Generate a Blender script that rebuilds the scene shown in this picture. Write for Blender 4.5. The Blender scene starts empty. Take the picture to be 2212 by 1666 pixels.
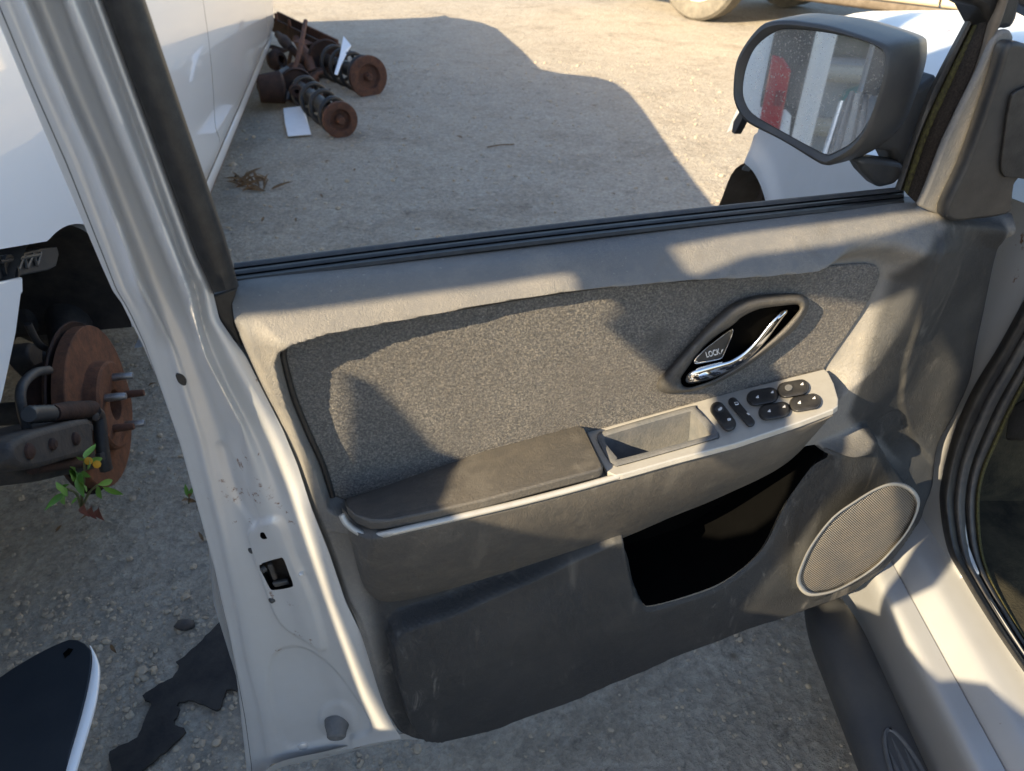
import bpy, bmesh, math, random
import numpy as np
from mathutils import Vector, noise as mnoise

random.seed(7); rng = np.random.default_rng(7)
scene = bpy.context.scene
COL = scene.collection

# ------------------------------------------------------------------ camera, sky, sun
F_PX, CX, CY = 1598.0, 1106.0, 833.0          # focal length / centre measured on a 2212 px wide copy of the photo
CAM_H, PITCH = 1.40, math.radians(35.0)
cam_data = bpy.data.cameras.new('camera')
cam = bpy.data.objects.new('camera', cam_data); COL.objects.link(cam)
cam.location = (0, 0, CAM_H)
cam.rotation_euler = (math.pi/2 - PITCH, 0, 0)
cam_data.sensor_width = 36; cam_data.lens = 36*F_PX/2212
cam_data.clip_start = 0.02; cam_data.clip_end = 300
cam_data.dof.use_dof = True; cam_data.dof.focus_distance = 1.12; cam_data.dof.aperture_fstop = 7.5
scene.camera = cam

SUN_A, SUN_B = 1.45, 1.15                     # horizontal travel of the light per metre of fall
sun_vec = Vector((SUN_A, SUN_B, -1)).normalized()
sun_el = math.asin(-sun_vec.z)
w = bpy.data.worlds.new('World'); scene.world = w; w.use_nodes = True
nt = w.node_tree; nt.nodes.clear()
sky = nt.nodes.new('ShaderNodeTexSky'); sky.sky_type = 'NISHITA'; sky.sun_disc = False
sky.sun_elevation = sun_el; sky.sun_rotation = math.atan2(-SUN_A, -SUN_B) % (2*math.pi)
sky.air_density = 1.0; sky.dust_density = 1.0; sky.ozone_density = 1.0
bg = nt.nodes.new('ShaderNodeBackground'); bg.inputs[1].default_value = 0.115
out = nt.nodes.new('ShaderNodeOutputWorld')
nt.links.new(sky.outputs[0], bg.inputs[0]); nt.links.new(bg.outputs[0], out.inputs[0])
sd = bpy.data.lights.new('sun', 'SUN'); sd.energy = 5.0; sd.angle = math.radians(0.3); sd.color = (1.0, 0.81, 0.53)
sun = bpy.data.objects.new('sun', sd); COL.objects.link(sun)
sun.rotation_euler = sun_vec.to_track_quat('-Z', 'Y').to_euler(); sun.location = (-8, -6, 8)
vs = scene.view_settings
vs.view_transform = 'Standard'; vs.look = 'None'; vs.gamma = 1.0; vs.use_curve_mapping = False; vs.exposure = 1.55

# ------------------------------------------------------------------ measuring helpers (photo point -> place in the yard)
C0 = np.array([0, 0, CAM_H]); RT = np.array([1., 0, 0])
FW = np.array([0, math.cos(PITCH), -math.sin(PITCH)]); UP = np.cross(RT, FW)
def ray(x, y): return FW + (x-CX)/F_PX*RT - (y-CY)/F_PX*UP
def at_z(x, y, z=0.0): d = ray(x, y); return C0 + (z-CAM_H)/d[2]*d
def at_x(x, y, X): d = ray(x, y); return C0 + X/d[0]*d
def hit(x, y, P, N): d = ray(x, y); return C0 + ((P-C0)@N)/(d@N)*d
# the door: hinge foot O, E runs from the hinge to the latch edge, N points out of the trim
DB = at_z(2180, 475, 1.02); DA = at_z(505, 655, 1.04)
DE = DA-DB; DE[2] = 0; DE /= np.linalg.norm(DE)
DN = np.array([-DE[1], DE[0], 0.]); DN = DN if DN@(C0-DB) > 0 else -DN
DO = DB.copy(); DO[2] = 0
def dp(x, y, w=0.0): return hit(x, y, DO+DN*w, DN)
def dl(x, y, w=0.0): P = dp(x, y, w); return np.array([(P-DO)@DE, P[2]])
def dw(s, h, w): return DO + DE*s + DN*w + np.array([0, 0, h])
# the white SUV on the left
WY = np.array([-.184, .983, 0]); WX = np.array([.983, .184, 0]); WQ = np.array([-1.265, 3.02, 0])
def sv(X, y, z): return WQ + WX*X + WY*y + np.array([0, 0, z])
def svp(x, y, X=0.0): return hit(x, y, WQ+WX*X, WX)

# ------------------------------------------------------------------ mesh helpers
ORG = {}
def thing(name, label, cat, loc, group=None):
    o = bpy.data.objects.new(name, None); COL.objects.link(o); o.location = loc
    o.empty_display_size = .1; o['label'] = label; o['category'] = cat
    if group: o['group'] = group
    ORG[o.name] = np.array(loc, float); return o
def mk(name, V, Fc, mat, parent=None, smooth=True, label=None, cat=None, kind=None, group=None, sharp=None):
    V = np.asarray(V, float)
    if parent is not None: org = ORG[parent.name]
    else: org = np.array([(V[:, 0].min()+V[:, 0].max())/2, (V[:, 1].min()+V[:, 1].max())/2, V[:, 2].min()])
    me = bpy.data.meshes.new(name)
    me.from_pydata([tuple(v) for v in (V-org)], [], [tuple(f) for f in Fc]); me.validate(); me.update()
    me.materials.append(mat)
    if smooth:
        me.polygons.foreach_set('use_smooth', [True]*len(me.polygons))
        if sharp is not None:
            try: me.set_sharp_from_angle(angle=math.radians(sharp))
            except Exception: pass
    o = bpy.data.objects.new(name, me); COL.objects.link(o); ORG[o.name] = org
    if parent is not None: o.parent = parent
    else: o.location = org
    if label: o['label'] = label
    if cat: o['category'] = cat
    if kind: o['kind'] = kind
    if group: o['group'] = group
    return o
def bevel(o, width, seg=2, angle=35):
    m = o.modifiers.new('bevel', 'BEVEL'); m.width = width; m.segments = seg
    m.limit_method = 'ANGLE'; m.angle_limit = math.radians(angle); m.harden_normals = False
    return o
def resample(pts, n, closed=False):
    P = np.asarray(pts, float)
    if closed: P = np.vstack([P, P[:1]])
    d = np.r_[0, np.cumsum(np.linalg.norm(np.diff(P, axis=0), axis=1))]
    t = np.linspace(0, d[-1], n+1 if closed else n)
    if closed: t = t[:-1]
    return np.stack([np.interp(t, d, P[:, k]) for k in range(P.shape[1])], 1)
def catmull(pts, n, closed=False):
    P = np.asarray(pts, float); m = len(P); outp = []
    segs = m if closed else m-1
    per = max(2, int(math.ceil(n/segs)))
    for i in range(segs):
        g = (lambda k: P[k % m]) if closed else (lambda k: P[min(max(k, 0), m-1)])
        p0, p1, p2, p3 = g(i-1), g(i), g(i+1), g(i+2)
        for k in range(per):
            t = k/per
            outp.append(.5*((2*p1)+(-p0+p2)*t+(2*p0-5*p1+4*p2-p3)*t*t+(-p0+3*p1-3*p2+p3)*t**3))
    if not closed: outp.append(P[-1])
    return resample(outp, n, closed)
def grid_faces(nr, nc, closed=False, off=0):
    Fc = []
    for i in range(nr-1):
        for j in range(nc if closed else nc-1):
            j2 = (j+1) % nc
            Fc.append((off+i*nc+j, off+i*nc+j2, off+(i+1)*nc+j2, off+(i+1)*nc+j))
    return Fc
def loft(name, rows, mat, parent=None, closed=False, cap0=False, cap1=False, **k):
    rows = [np.asarray(r, float) for r in rows]; nc = len(rows[0])
    Fc = grid_faces(len(rows), nc, closed)
    if cap0: Fc.append(tuple(range(nc))[::-1])
    if cap1: Fc.append(tuple((len(rows)-1)*nc+j for j in range(nc)))
    return mk(name, np.vstack(rows), Fc, mat, parent, **k)
def slab(name, pts, off, mat, parent=None, bev=0, seg=2, smooth=True, holes=(), **k):
    """A plate: outline pts (3D), any holes, thickened by the vector off."""
    bm = bmesh.new(); loops = [np.asarray(pts, float)]+[np.asarray(h, float) for h in holes]
    off = Vector(off)
    if len(loops) == 1:
        vs_ = [bm.verts.new(p) for p in loops[0]]; f = bm.faces.new(vs_)
    else:
        es = []
        for L in loops:
            vs_ = [bm.verts.new(p) for p in L]
            es += [bm.edges.new((vs_[i], vs_[(i+1) % len(vs_)])) for i in range(len(vs_))]
        bmesh.ops.triangle_fill(bm, edges=es, use_beauty=True)
        bmesh.ops.dissolve_limit(bm, angle_limit=.01, verts=[], edges=[e for e in bm.edges if len(e.link_faces) == 2])
    r = bmesh.ops.extrude_face_region(bm, geom=list(bm.faces))
    for e in r['geom']:
        if isinstance(e, bmesh.types.BMVert): e.co += off
    bmesh.ops.recalc_face_normals(bm, faces=list(bm.faces))
    bm.verts.index_update()
    V = [tuple(v.co) for v in bm.verts]; Fc = [tuple(v.index for v in f.verts) for f in bm.faces]; bm.free()
    o = mk(name, V, Fc, mat, parent, smooth=smooth, sharp=40 if smooth else None, **k)
    if bev: bevel(o, bev, seg)
    return o
def frame(t):
    t = t/np.linalg.norm(t); a = np.array([0, 0, 1.]) if abs(t[2]) < .9 else np.array([1., 0, 0])
    u = np.cross(t, a); u /= np.linalg.norm(u); return u, np.cross(t, u)
def tube(name, path, rad, mat, parent=None, n=8, caps=True, flat=1.0, **k):
    P = np.asarray(path, float); m = len(P); rows = []
    R = np.full(m, rad) if np.isscalar(rad) else np.asarray(rad, float)
    u = None
    for i in range(m):
        t = P[min(i+1, m-1)]-P[max(i-1, 0)]
        t = t/(np.linalg.norm(t)+1e-12)
        if u is None: u, v = frame(t)
        else:
            u = u-(u@t)*t; u /= np.linalg.norm(u); v = np.cross(t, u)
        rows.append([P[i]+R[i]*(math.cos(a)*u+flat*math.sin(a)*v) for a in np.linspace(0, 2*math.pi, n, endpoint=False)])
    return loft(name, rows, mat, parent, closed=True, cap0=caps, cap1=caps, sharp=50, **k)
def lathe(name, c, axis, prof, mat, parent=None, n=32, closed=False, **k):
    """prof: list of (along axis, radius)."""
    c = np.asarray(c, float); axis = np.asarray(axis, float); axis = axis/np.linalg.norm(axis); u, v = frame(axis)
    rows = [[c+axis*a+max(r, 1e-4)*(math.cos(q)*u+math.sin(q)*v) for q in np.linspace(0, 2*math.pi, n, endpoint=False)] for a, r in prof]
    if closed: rows.append(rows[0])
    return loft(name, rows, mat, parent, closed=True, cap0=not closed and prof[0][1] < .003, cap1=not closed and prof[-1][1] < .003, sharp=38, **k)
def box(name, c, ax, ay, az, mat, parent=None, bev=.004, **k):
    c, ax, ay, az = [np.asarray(q, float) for q in (c, ax, ay, az)]
    V = [c+i*ax+j*ay+l*az for l in (-.5, .5) for i, j in ((-.5, -.5), (.5, -.5), (.5, .5), (-.5, .5))]
    Fc = [(3, 2, 1, 0), (4, 5, 6, 7), (0, 1, 5, 4), (1, 2, 6, 5), (2, 3, 7, 6), (3, 0, 4, 7)]
    if np.dot(np.cross(ax, ay), az) < 0: Fc = [f[::-1] for f in Fc]
    o = mk(name, V, Fc, mat, parent, sharp=40, **k)
    if bev: bevel(o, bev, 2)
    return o
def helix(c, axis, r, turns, length, n=120, ph=0):
    axis = np.asarray(axis, float)/np.linalg.norm(axis); u, v = frame(axis)
    return [c+axis*length*t+r*(math.cos(ph+2*math.pi*turns*t)*u+math.sin(ph+2*math.pi*turns*t)*v) for t in np.linspace(0, 1, n)]
def sdf(px_, py_, poly, near=False):
    """signed distance, negative inside"""
    P = np.asarray(poly, float); d = np.full(px_.shape, 1e9); ins = np.zeros(px_.shape, bool)
    nx, ny = np.zeros(px_.shape), np.zeros(px_.shape)
    for i in range(len(P)):
        a, b = P[i], P[(i+1) % len(P)]; e = b-a
        wx, wy = px_-a[0], py_-a[1]
        t = np.clip((wx*e[0]+wy*e[1])/(e@e+1e-15), 0, 1)
        d2_ = (wx-e[0]*t)**2+(wy-e[1]*t)**2; better = d2_ < d
        nx = np.where(better, a[0]+e[0]*t, nx); ny = np.where(better, a[1]+e[1]*t, ny); d = np.minimum(d, d2_)
        cond = (a[1] > py_) != (b[1] > py_)
        with np.errstate(divide='ignore', invalid='ignore'):
            xin = (b[0]-a[0])*(py_-a[1])/(b[1]-a[1]+1e-15)+a[0]
        ins ^= cond & (px_ < xin)
    sg = np.where(ins, -1, 1)*np.sqrt(d)
    return (sg, nx, ny) if near else sg
def sm(t): t = np.clip(t, 0, 1); return t*t*(3-2*t)

# ------------------------------------------------------------------ materials
def NT(name):
    m = bpy.data.materials.new(name); m.use_nodes = True; t = m.node_tree
    return m, t, t.nodes['Principled BSDF'], t.nodes, t.links
class MB:
    """small node builder"""
    def __init__(s, name):
        s.m, s.t, s.b, s.n, s.l = NT(name)
        s.tc = s.n.new('ShaderNodeTexCoord'); s.bumpn = None
    def noise(s, scale, detail=4, rough=.55, dist=0, map_scale=None):
        q = s.n.new('ShaderNodeTexNoise'); q.inputs['Scale'].default_value = scale
        q.inputs['Detail'].default_value = detail; q.inputs['Roughness'].default_value = rough
        q.inputs['Distortion'].default_value = dist
        src = s.tc.outputs['Object']
        if map_scale:
            mp = s.n.new('ShaderNodeMapping'); mp.inputs['Scale'].default_value = map_scale
            s.l.new(src, mp.inputs[0]); src = mp.outputs[0]
        s.l.new(src, q.inputs['Vector']); return q.outputs['Fac']
    def voro(s, scale, feature='DISTANCE_TO_EDGE', out='Distance', rnd=1.0, map_scale=None):
        q = s.n.new('ShaderNodeTexVoronoi'); q.feature = feature; q.inputs['Scale'].default_value = scale
        q.inputs['Randomness'].default_value = rnd
        src = s.tc.outputs['Object']
        if map_scale:
            mp = s.n.new('ShaderNodeMapping'); mp.inputs['Scale'].default_value = map_scale
            s.l.new(src, mp.inputs[0]); src = mp.outputs[0]
        s.l.new(src, q.inputs['Vector']); return q.outputs[out]
    def ramp(s, src, stops):
        q = s.n.new('ShaderNodeValToRGB'); el = q.color_ramp.elements
        while len(el) < len(stops): el.new(.5)
        for e, (p, c) in zip(el, stops):
            e.position = p; e.color = (*c, 1) if not np.isscalar(c) else (c, c, c, 1)
        s.l.new(src, q.inputs[0]); return q.outputs[0]
    def mix(s, fac, a, b, mode='MIX'):
        q = s.n.new('ShaderNodeMix'); q.data_type = 'RGBA'; q.blend_type = mode
        for sock, v in ((q.inputs[0], fac), (q.inputs[6], a), (q.inputs[7], b)):
            if hasattr(v, 'links'): s.l.new(v, sock)
            elif np.isscalar(v): sock.default_value = v
            else: sock.default_value = (*v, 1)
        return q.outputs[2]
    def math(s, op, a, b=0.):
        q = s.n.new('ShaderNodeMath'); q.operation = op
        for sock, v in ((q.inputs[0], a), (q.inputs[1], b)):
            if hasattr(v, 'links'): s.l.new(v, sock)
            else: sock.default_value = v
        return q.outputs[0]
    def bump(s, h, strength=.3, dist=.002):
        q = s.n.new('ShaderNodeBump'); q.inputs['Strength'].default_value = strength; q.inputs['Distance'].default_value = dist
        s.l.new(h, q.inputs['Height'])
        if s.bumpn is not None: s.l.new(s.bumpn, q.inputs['Normal'])
        s.bumpn = q.outputs[0]; s.l.new(s.bumpn, s.b.inputs['Normal'])
    def set(s, **k):
        for kk, v in k.items():
            sock = s.b.inputs[{'color': 'Base Color', 'rough': 'Roughness', 'metal': 'Metallic', 'coat': 'Coat Weight', 'coatr': 'Coat Roughness', 'spec': 'Specular IOR Level', 'sheen': 'Sheen Weight', 'sss': 'Subsurface Weight', 'alpha': 'Alpha'}[kk]]
            if hasattr(v, 'links'): s.l.new(v, sock)
            elif np.isscalar(v): sock.default_value = v
            else: sock.default_value = (*v, 1)
        return s.m

def vinyl(name, c1, c2, rough=.5, grain=1.0, tone=None, scuff=False):
    b = MB(name)
    n1 = b.noise(2.5, 4, .55); n2 = b.noise(90, 3)
    dust = b.ramp(b.noise(11, 7, .8), [(.46, 0.), (.76, .60)])
    sp = b.ramp(b.noise(260, 2), [(.70, 0.), (.76, .5)])
    def layer(c1, c2):
        col = b.mix(b.ramp(n1, [(.35, 0.), (.7, 1.)]), c1, c2)
        col = b.mix(dust, col, (c2[0]*1.55, c2[1]*1.48, c2[2]*1.36))
        return b.mix(sp, col, (c2[0]*2.4, c2[1]*2.3, c2[2]*2.1))
    col = layer(c1, c2)
    wr = b.noise(95, 5, .62, 1.6, map_scale=(1, 1, .42))
    wr = b.ramp(b.math('ABSOLUTE', b.math('SUBTRACT', wr, .5)), [(0., 0.), (.055, 1.)])
    msk = b.ramp(b.noise(9, 3), [(.40, 0.), (.62, 1.)])
    col = b.mix(b.math('MULTIPLY', b.math('MULTIPLY', b.math('SUBTRACT', 1., wr), msk), .22), col, (c2[0]*1.7, c2[1]*1.65, c2[2]*1.55))
    if tone:
        at = b.n.new('ShaderNodeAttribute'); at.attribute_name = 'tone'
        col = b.mix(at.outputs['Fac'], col, layer(*tone))
    if scuff:
        sc1 = b.ramp(b.noise(42, 6, .72, .8, map_scale=(1, 1, .35)), [(.56, 0.), (.70, .8)])
        sc2 = b.ramp(b.noise(5.5, 3, .6), [(.50, 0.), (.66, 1.)])
        col = b.mix(b.math('MULTIPLY', b.math('MULTIPLY', sc1, sc2), .75), col, (.19, .18, .165))
        st_ = b.ramp(b.noise(16, 4, .6, .4, map_scale=(1, 1, .12)), [(.60, 0.), (.68, .45)])
        col = b.mix(st_, col, (.13, .12, .105))
    b.set(color=col, rough=b.math('ADD', b.math('MULTIPLY', n2, .25), rough-.12), spec=.38)
    b.bump(b.noise(520, 3, .7), .26*grain, .0014)
    b.bump(b.math('MULTIPLY', wr, msk), .30*grain, .0016)
    b.bump(b.noise(8, 2, .5), .10*grain, .004)
    return b.m
VINYL = vinyl('vinyl_grey', (.120, .122, .125), (.170, .160, .146), .55, 1.4, tone=((.018, .020, .023), (.028, .029, .031)), scuff=True)
VINYL_D = vinyl('vinyl_charcoal', (.027, .028, .030), (.041, .040, .038), .5, .9)
VINYL_A = vinyl('vinyl_armrest', (.046, .046, .047), (.092, .084, .074), .50, 1.3, scuff=True)

b = MB('carpet_fabric')
sp = b.noise(340, 5, .92); lg = b.noise(9, 5, .65)
col = b.ramp(sp, [(.40, (.014, .015, .018)), (.5, (.098, .091, .083)), (.60, (.38, .345, .295))])
col = b.mix(b.ramp(lg, [(.35, 0.), (.75, .55)]), col, (.085, .068, .052))
q = b.n.new('ShaderNodeVectorMath'); q.operation = 'DISTANCE'; sp0 = dp(1422, 733, -.016)-DO
q.inputs[1].default_value = tuple(sp0); b.l.new(b.tc.outputs['Object'], q.inputs[0])
st = b.ramp(b.math('ADD', q.outputs['Value'], b.math('MULTIPLY', b.noise(60, 3), .012)), [(.012, .8), (.030, 0.)])
col = b.mix(st, col, (.022, .017, .014))
b.set(color=col, rough=.95, spec=.1, sheen=.35)
b.bump(b.noise(260, 5, .85, .6), 1.0, .010); b.bump(b.noise(70, 3), .35, .004)
FABRIC = b.m

b = MB('silver_satin_plastic')
b.set(color=b.mix(b.ramp(b.noise(35, 5, .7), [(.45, 0.), (.8, .6)]), (.40, .39, .365), (.30, .28, .25)), rough=.38, metal=.25)
b.bump(b.noise(600, 2), .06, .001); SILVERP = b.m

def paint(name, c, c2, flake=True, metal=.35, rough=.32, rust=0.0, coatr=.06, coat=.6, dirt=.35, speck=.6, clean=False):
    b = MB(name)
    n1 = b.noise(3.2, 6, .65)
    col = b.mix(b.ramp(n1, [(.35, 0.), (.8, dirt)]), c, c2)
    sp = b.ramp(b.noise(160, 3, .6), [(.70, 0.), (.78, speck)])
    col = b.mix(sp, col, (c2[0]*.7, c2[1]*.66, c2[2]*.6))
    if rust:
        r = b.ramp(b.math('MULTIPLY', b.noise(34, 6, .7), b.noise(4.5, 3)), [(.41-rust*.05, 0.), (.45-rust*.05, 1.)])
        col = b.mix(r, col, (.16, .07, .03))
    b.set(color=col, rough=rough if clean else b.math('ADD', b.math('MULTIPLY', b.noise(12, 5, .7), .22), rough-.1), metal=metal, coat=coat, coatr=coatr)
    if clean: return b.m
    if flake: b.bump(b.noise(1500, 2), .05, .0006)
    b.bump(b.noise(14, 3), .05, .004)
    return b.m
SILVER = paint('silver_paint_jamb', (.56, .57, .58), (.45, .435, .41), rust=.15, metal=.22, rough=.36, coat=.35, coatr=.2, speck=.5, dirt=.7)
SILVER_B = paint('silver_paint_body', (.42, .43, .44), (.34, .325, .30), metal=.35, rough=.34, coat=.5, coatr=.12, rust=.2, dirt=.55)
WHITE = paint('white_car_paint', (.78, .79, .80), (.70, .69, .66), flake=False, metal=0, rough=.28, coat=.9, coatr=.03, dirt=.10, speck=0., clean=True)
WHITE_OLD = paint('chalky_white_paint', (.42, .45, .475), (.34, .345, .335), flake=False, metal=0, rough=.40, coat=.35, coatr=.15, dirt=.6, rust=.22)
CREAM = paint('cream_paint', (.66, .57, .42), (.52, .43, .30), flake=False, metal=0, rough=.4, coat=.4, coatr=.1)

def plain(name, c, rough=.5, metal=0., var=.25, scale=20, bump=.0, bscale=200, c2=None, spec=.4, coat=0):
    b = MB(name)
    c2 = c2 if c2 is not None else tuple(x*(1-var) for x in c)
    b.set(color=b.mix(b.ramp(b.noise(scale, 6, .7), [(.35, 0.), (.7, 1.)]), c, c2), rough=rough, metal=metal, spec=spec, coat=coat)
    if bump: b.bump(b.noise(bscale, 4, .6), bump, .003)
    return b.m
RUBBER = plain('black_rubber', (.012, .012, .013), .48, c2=(.03, .029, .028), scale=60, bump=.15, bscale=500)
RUBBER_G = plain('dusty_rubber', (.035, .036, .04), .55, c2=(.07, .066, .06), scale=45, bump=.2, bscale=300)
FELT = plain('window_run_felt', (.016, .014, .013), .95, c2=(.06, .05, .042), scale=420, bump=.5, bscale=600, spec=.1)
MOSS = plain('mossy_rubber', (.03, .027, .02), .9, c2=(.10, .095, .035), scale=240, bump=.5, bscale=300, spec=.1)
BLACKP = plain('black_plastic', (.022, .023, .025), .42, c2=(.04, .039, .038), scale=40, bump=.12, bscale=700)
BLACKP_M = plain('mirror_housing_plastic', (.040, .041, .044), .46, c2=(.06, .058, .055), scale=25, bump=.15, bscale=900)
GREYP = plain('grey_tray_rubber', (.10, .105, .11), .7, c2=(.16, .155, .15), scale=40, bump=.25, bscale=300)
SWITCH = plain('switch_plastic', (.018, .018, .02), .40, c2=(.04, .039, .038), scale=60)
RECESS_SHADE = plain('recess_shade_black', (.003, .003, .003), .95, spec=.0)  # near-black paints the shade inside pocket, handle recess and small holes
CHROME = plain('chrome', (.85, .85, .86), .06, 1.0, var=.1)
WHITEINK = plain('white_print', (.75, .75, .75), .6)
RUST = plain('rusty_iron', (.15, .068, .042), .8, c2=(.062, .036, .029), scale=26, bump=.4, bscale=120, spec=.2)
RUST_D = plain('dark_rusty_iron', (.065, .036, .028), .82, c2=(.022, .019, .018), scale=16, bump=.5, bscale=90, spec=.2)
RUST_O = plain('orange_rust', (.17, .078, .045), .85, c2=(.08, .043, .031), scale=34, bump=.5, bscale=140, spec=.15)
IRON = plain('greasy_iron', (.032, .030, .030), .7, c2=(.075, .062, .052), scale=24, bump=.4, bscale=90)
STEEL = plain('bare_steel', (.42, .42, .43), .35, .8, c2=(.25, .20, .16), scale=60)
BLACKST = plain('black_painted_steel', (.016, .017, .019), .5, c2=(.045, .036, .03), scale=22, bump=.25, bscale=100)
BROWNL = plain('dusty_brown_liner', (.17, .14, .11), .9, c2=(.10, .08, .06), scale=12, bump=.5, bscale=60, spec=.2)
DARKW = plain('dark_wheel_well', (.035, .031, .028), .85, c2=(.085, .068, .055), scale=8, bump=.4, bscale=40, spec=.2)
PAPER = plain('white_card', (.80, .81, .83), .7, var=.06)
CARPET = plain('dark_floor_carpet', (.014, .014, .012), .95, c2=(.05, .045, .03), scale=14, bump=.6, bscale=200, spec=.1)
TYRE = plain('dusty_tyre', (.20, .18, .145), .9, c2=(.11, .10, .085), scale=9, bump=.3, bscale=60, spec=.2)
REDL = plain('red_lamp_lens', (.34, .012, .02), .15, c2=(.40, .008, .012), scale=30, spec=.6, coat=.6)
REDD = plain('dark_red_lens', (.22, .008, .014), .15, spec=.6, coat=.6)
DGLASS = plain('dark_car_glass', (.012, .014, .016), .05, spec=.6, coat=.5)
TEAL = plain('turquoise_plastic', (.12, .45, .48), .35, var=.2)
LEAFM = plain('weed_leaf', (.16, .30, .045), .5, c2=(.10, .22, .03), scale=30, spec=.3)
STEM = plain('weed_stem', (.12, .14, .04), .6)
REDLEAF = plain('red_leaf', (.22, .06, .04), .6, c2=(.14, .05, .03), scale=30)
DRY = plain('dry_leaf', (.20, .12, .055), .8, c2=(.10, .06, .035), scale=40, bump=.3, bscale=200)
FLOWER = plain('yellow_bloom', (.65, .32, .02), .6)
STONE = plain('pebble_stone', (.46, .39, .30), .85, c2=(.33, .285, .225), scale=9, bump=.4, bscale=150, spec=.2)
STONE_D = plain('dark_stone', (.05, .048, .05), .7, c2=(.09, .08, .075), scale=40, bump=.5, bscale=200)
SHEET = plain('tar_rubber_sheet', (.020, .020, .022), .75, c2=(.055, .050, .046), scale=11, bump=.5, bscale=60, spec=.25)
BOARD = plain('weathered_step_plastic', (.042, .045, .05), .5, c2=(.068, .068, .066), scale=7, bump=.15, bscale=500)
BOARD_R = plain('dusty_step_rib', (.075, .08, .088), .55, c2=(.11, .11, .108), scale=30)
SUNMASK = plain('sun_mask_grey', (.50, .51, .52), .5, .3, c2=(.42, .42, .42), scale=8)  # pale grey of the added sun-blocking sheet, bounces some light
PANELB = plain('dark_underside_plastic', (.013, .017, .022), .38, c2=(.025, .028, .032), scale=6, bump=.05, bscale=60)

# mirror glass: silvered with a coat of dust and dried drops
b = MB('dusty_mirror')
d1 = b.ramp(b.noise(330, 3, .6), [(.54, 0.), (.66, .8)]); d2 = b.ramp(b.noise(14, 3), [(.30, .22), (.75, .60)])
dust = b.math('MAXIMUM', d1, d2)
gl = b.n.new('ShaderNodeBsdfGlossy'); gl.inputs['Roughness'].default_value = .025; gl.inputs['Color'].default_value = (.80, .84, .86, 1)
b.set(color=(.42, .42, .41), rough=.9)
mx = b.n.new('ShaderNodeMixShader')
b.l.new(b.math('MULTIPLY', dust, .62), mx.inputs[0]); b.l.new(gl.outputs[0], mx.inputs[1]); b.l.new(b.b.outputs[0], mx.inputs[2])
b.l.new(mx.outputs[0], b.n['Material Output'].inputs['Surface']); MIRROR = b.m

# perforated speaker cloth
b = MB('speaker_mesh')
def wave(vec, period):
    q = b.n.new('ShaderNodeVectorMath'); q.operation = 'DOT_PRODUCT'; q.inputs[1].default_value = vec
    b.l.new(b.tc.outputs['Object'], q.inputs[0]); return b.math('SINE', b.math('MULTIPLY', q.outputs['Value'], 2*math.pi/period))
wv = b.math('MULTIPLY', wave((-.962, -.272, 0), .0042), wave((0, 0, 1), .0042))
h = b.ramp(b.math('ADD', b.math('MULTIPLY', wv, .5), .5), [(.30, 1.), (.62, 0.)])
dirt = b.ramp(b.noise(16, 5, .7), [(.4, 0.), (.75, 1.)])
b.set(color=b.mix(h, (.012, .012, .013), b.mix(dirt, (.20, .19, .175), (.32, .27, .21))), rough=.65, spec=.3)
b.bump(h, .8, .0015); GRILLE = b.m

# ground
b = MB('yard_ground')
big = b.noise(.55, 6, .6); med = b.noise(3.2, 7, .68); fine = b.noise(55, 5, .75); grit = b.voro(70, 'F1', 'Color')
base = b.mix(b.ramp(big, [(.38, 0.), (.62, 1.)]), (.45, .405, .335), (.39, .358, .305))
base = b.mix(b.ramp(med, [(.45, 0.), (.72, .75)]), base, (.31, .265, .205))
base = b.mix(b.ramp(b.noise(1.3, 7, .72, .7), [(.53, 0.), (.68, .75)]), base, (.17, .145, .115))
g2 = b.ramp(grit, [(.0, (.18, .155, .125)), (.5, (.42, .355, .265)), (1., (.60, .54, .45))])
base = b.mix(.28, base, g2)
base = b.mix(b.ramp(b.noise(13, 8, .82), [(.50, 0.), (.66, .65)]), base, (.52, .47, .39))
base = b.mix(b.ramp(b.noise(9, 8, .85, .5), [(.56, 0.), (.66, .75)]), base, (.12, .105, .085))
base = b.mix(b.ramp(fine, [(.35, .45), (.6, 0.)]), base, (.12, .11, .10))
lc = b.ramp(b.voro(3.3, 'F1'), [(.015, .7), (.05, 0.)])
base = b.mix(lc, base, (.10, .075, .05))
b.set(color=base, rough=.92, spec=.2)
b.bump(fine, .6, .012); b.bump(b.voro(70, 'F1'), .5, .007); b.bump(b.noise(11, 7, .75), .6, .03); b.bump(med, .5, .03)

GROUND = b.m

# ------------------------------------------------------------------ ground
def gh(x, y):
    return (mnoise.noise(Vector((x*.9, y*.9, 0)))*.012 + mnoise.noise(Vector((x*4, y*4, 3)))*.004)
xs = np.r_[np.linspace(-60, -5, 18), np.linspace(-4.9, 4.9, 150), np.linspace(5, 60, 18)]
ys = np.r_[np.linspace(-40, -1.2, 14), np.linspace(-1.1, 8, 150), np.linspace(8.2, 90, 30)]
V = [(x, y, gh(x, y) if abs(x) < 6 and -1.5 < y < 9 else 0) for y in ys for x in xs]
mk('ground', V, grid_faces(len(ys), len(xs)), GROUND, kind='structure', label='pale sandy gravel ground of the scrapyard')

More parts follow.
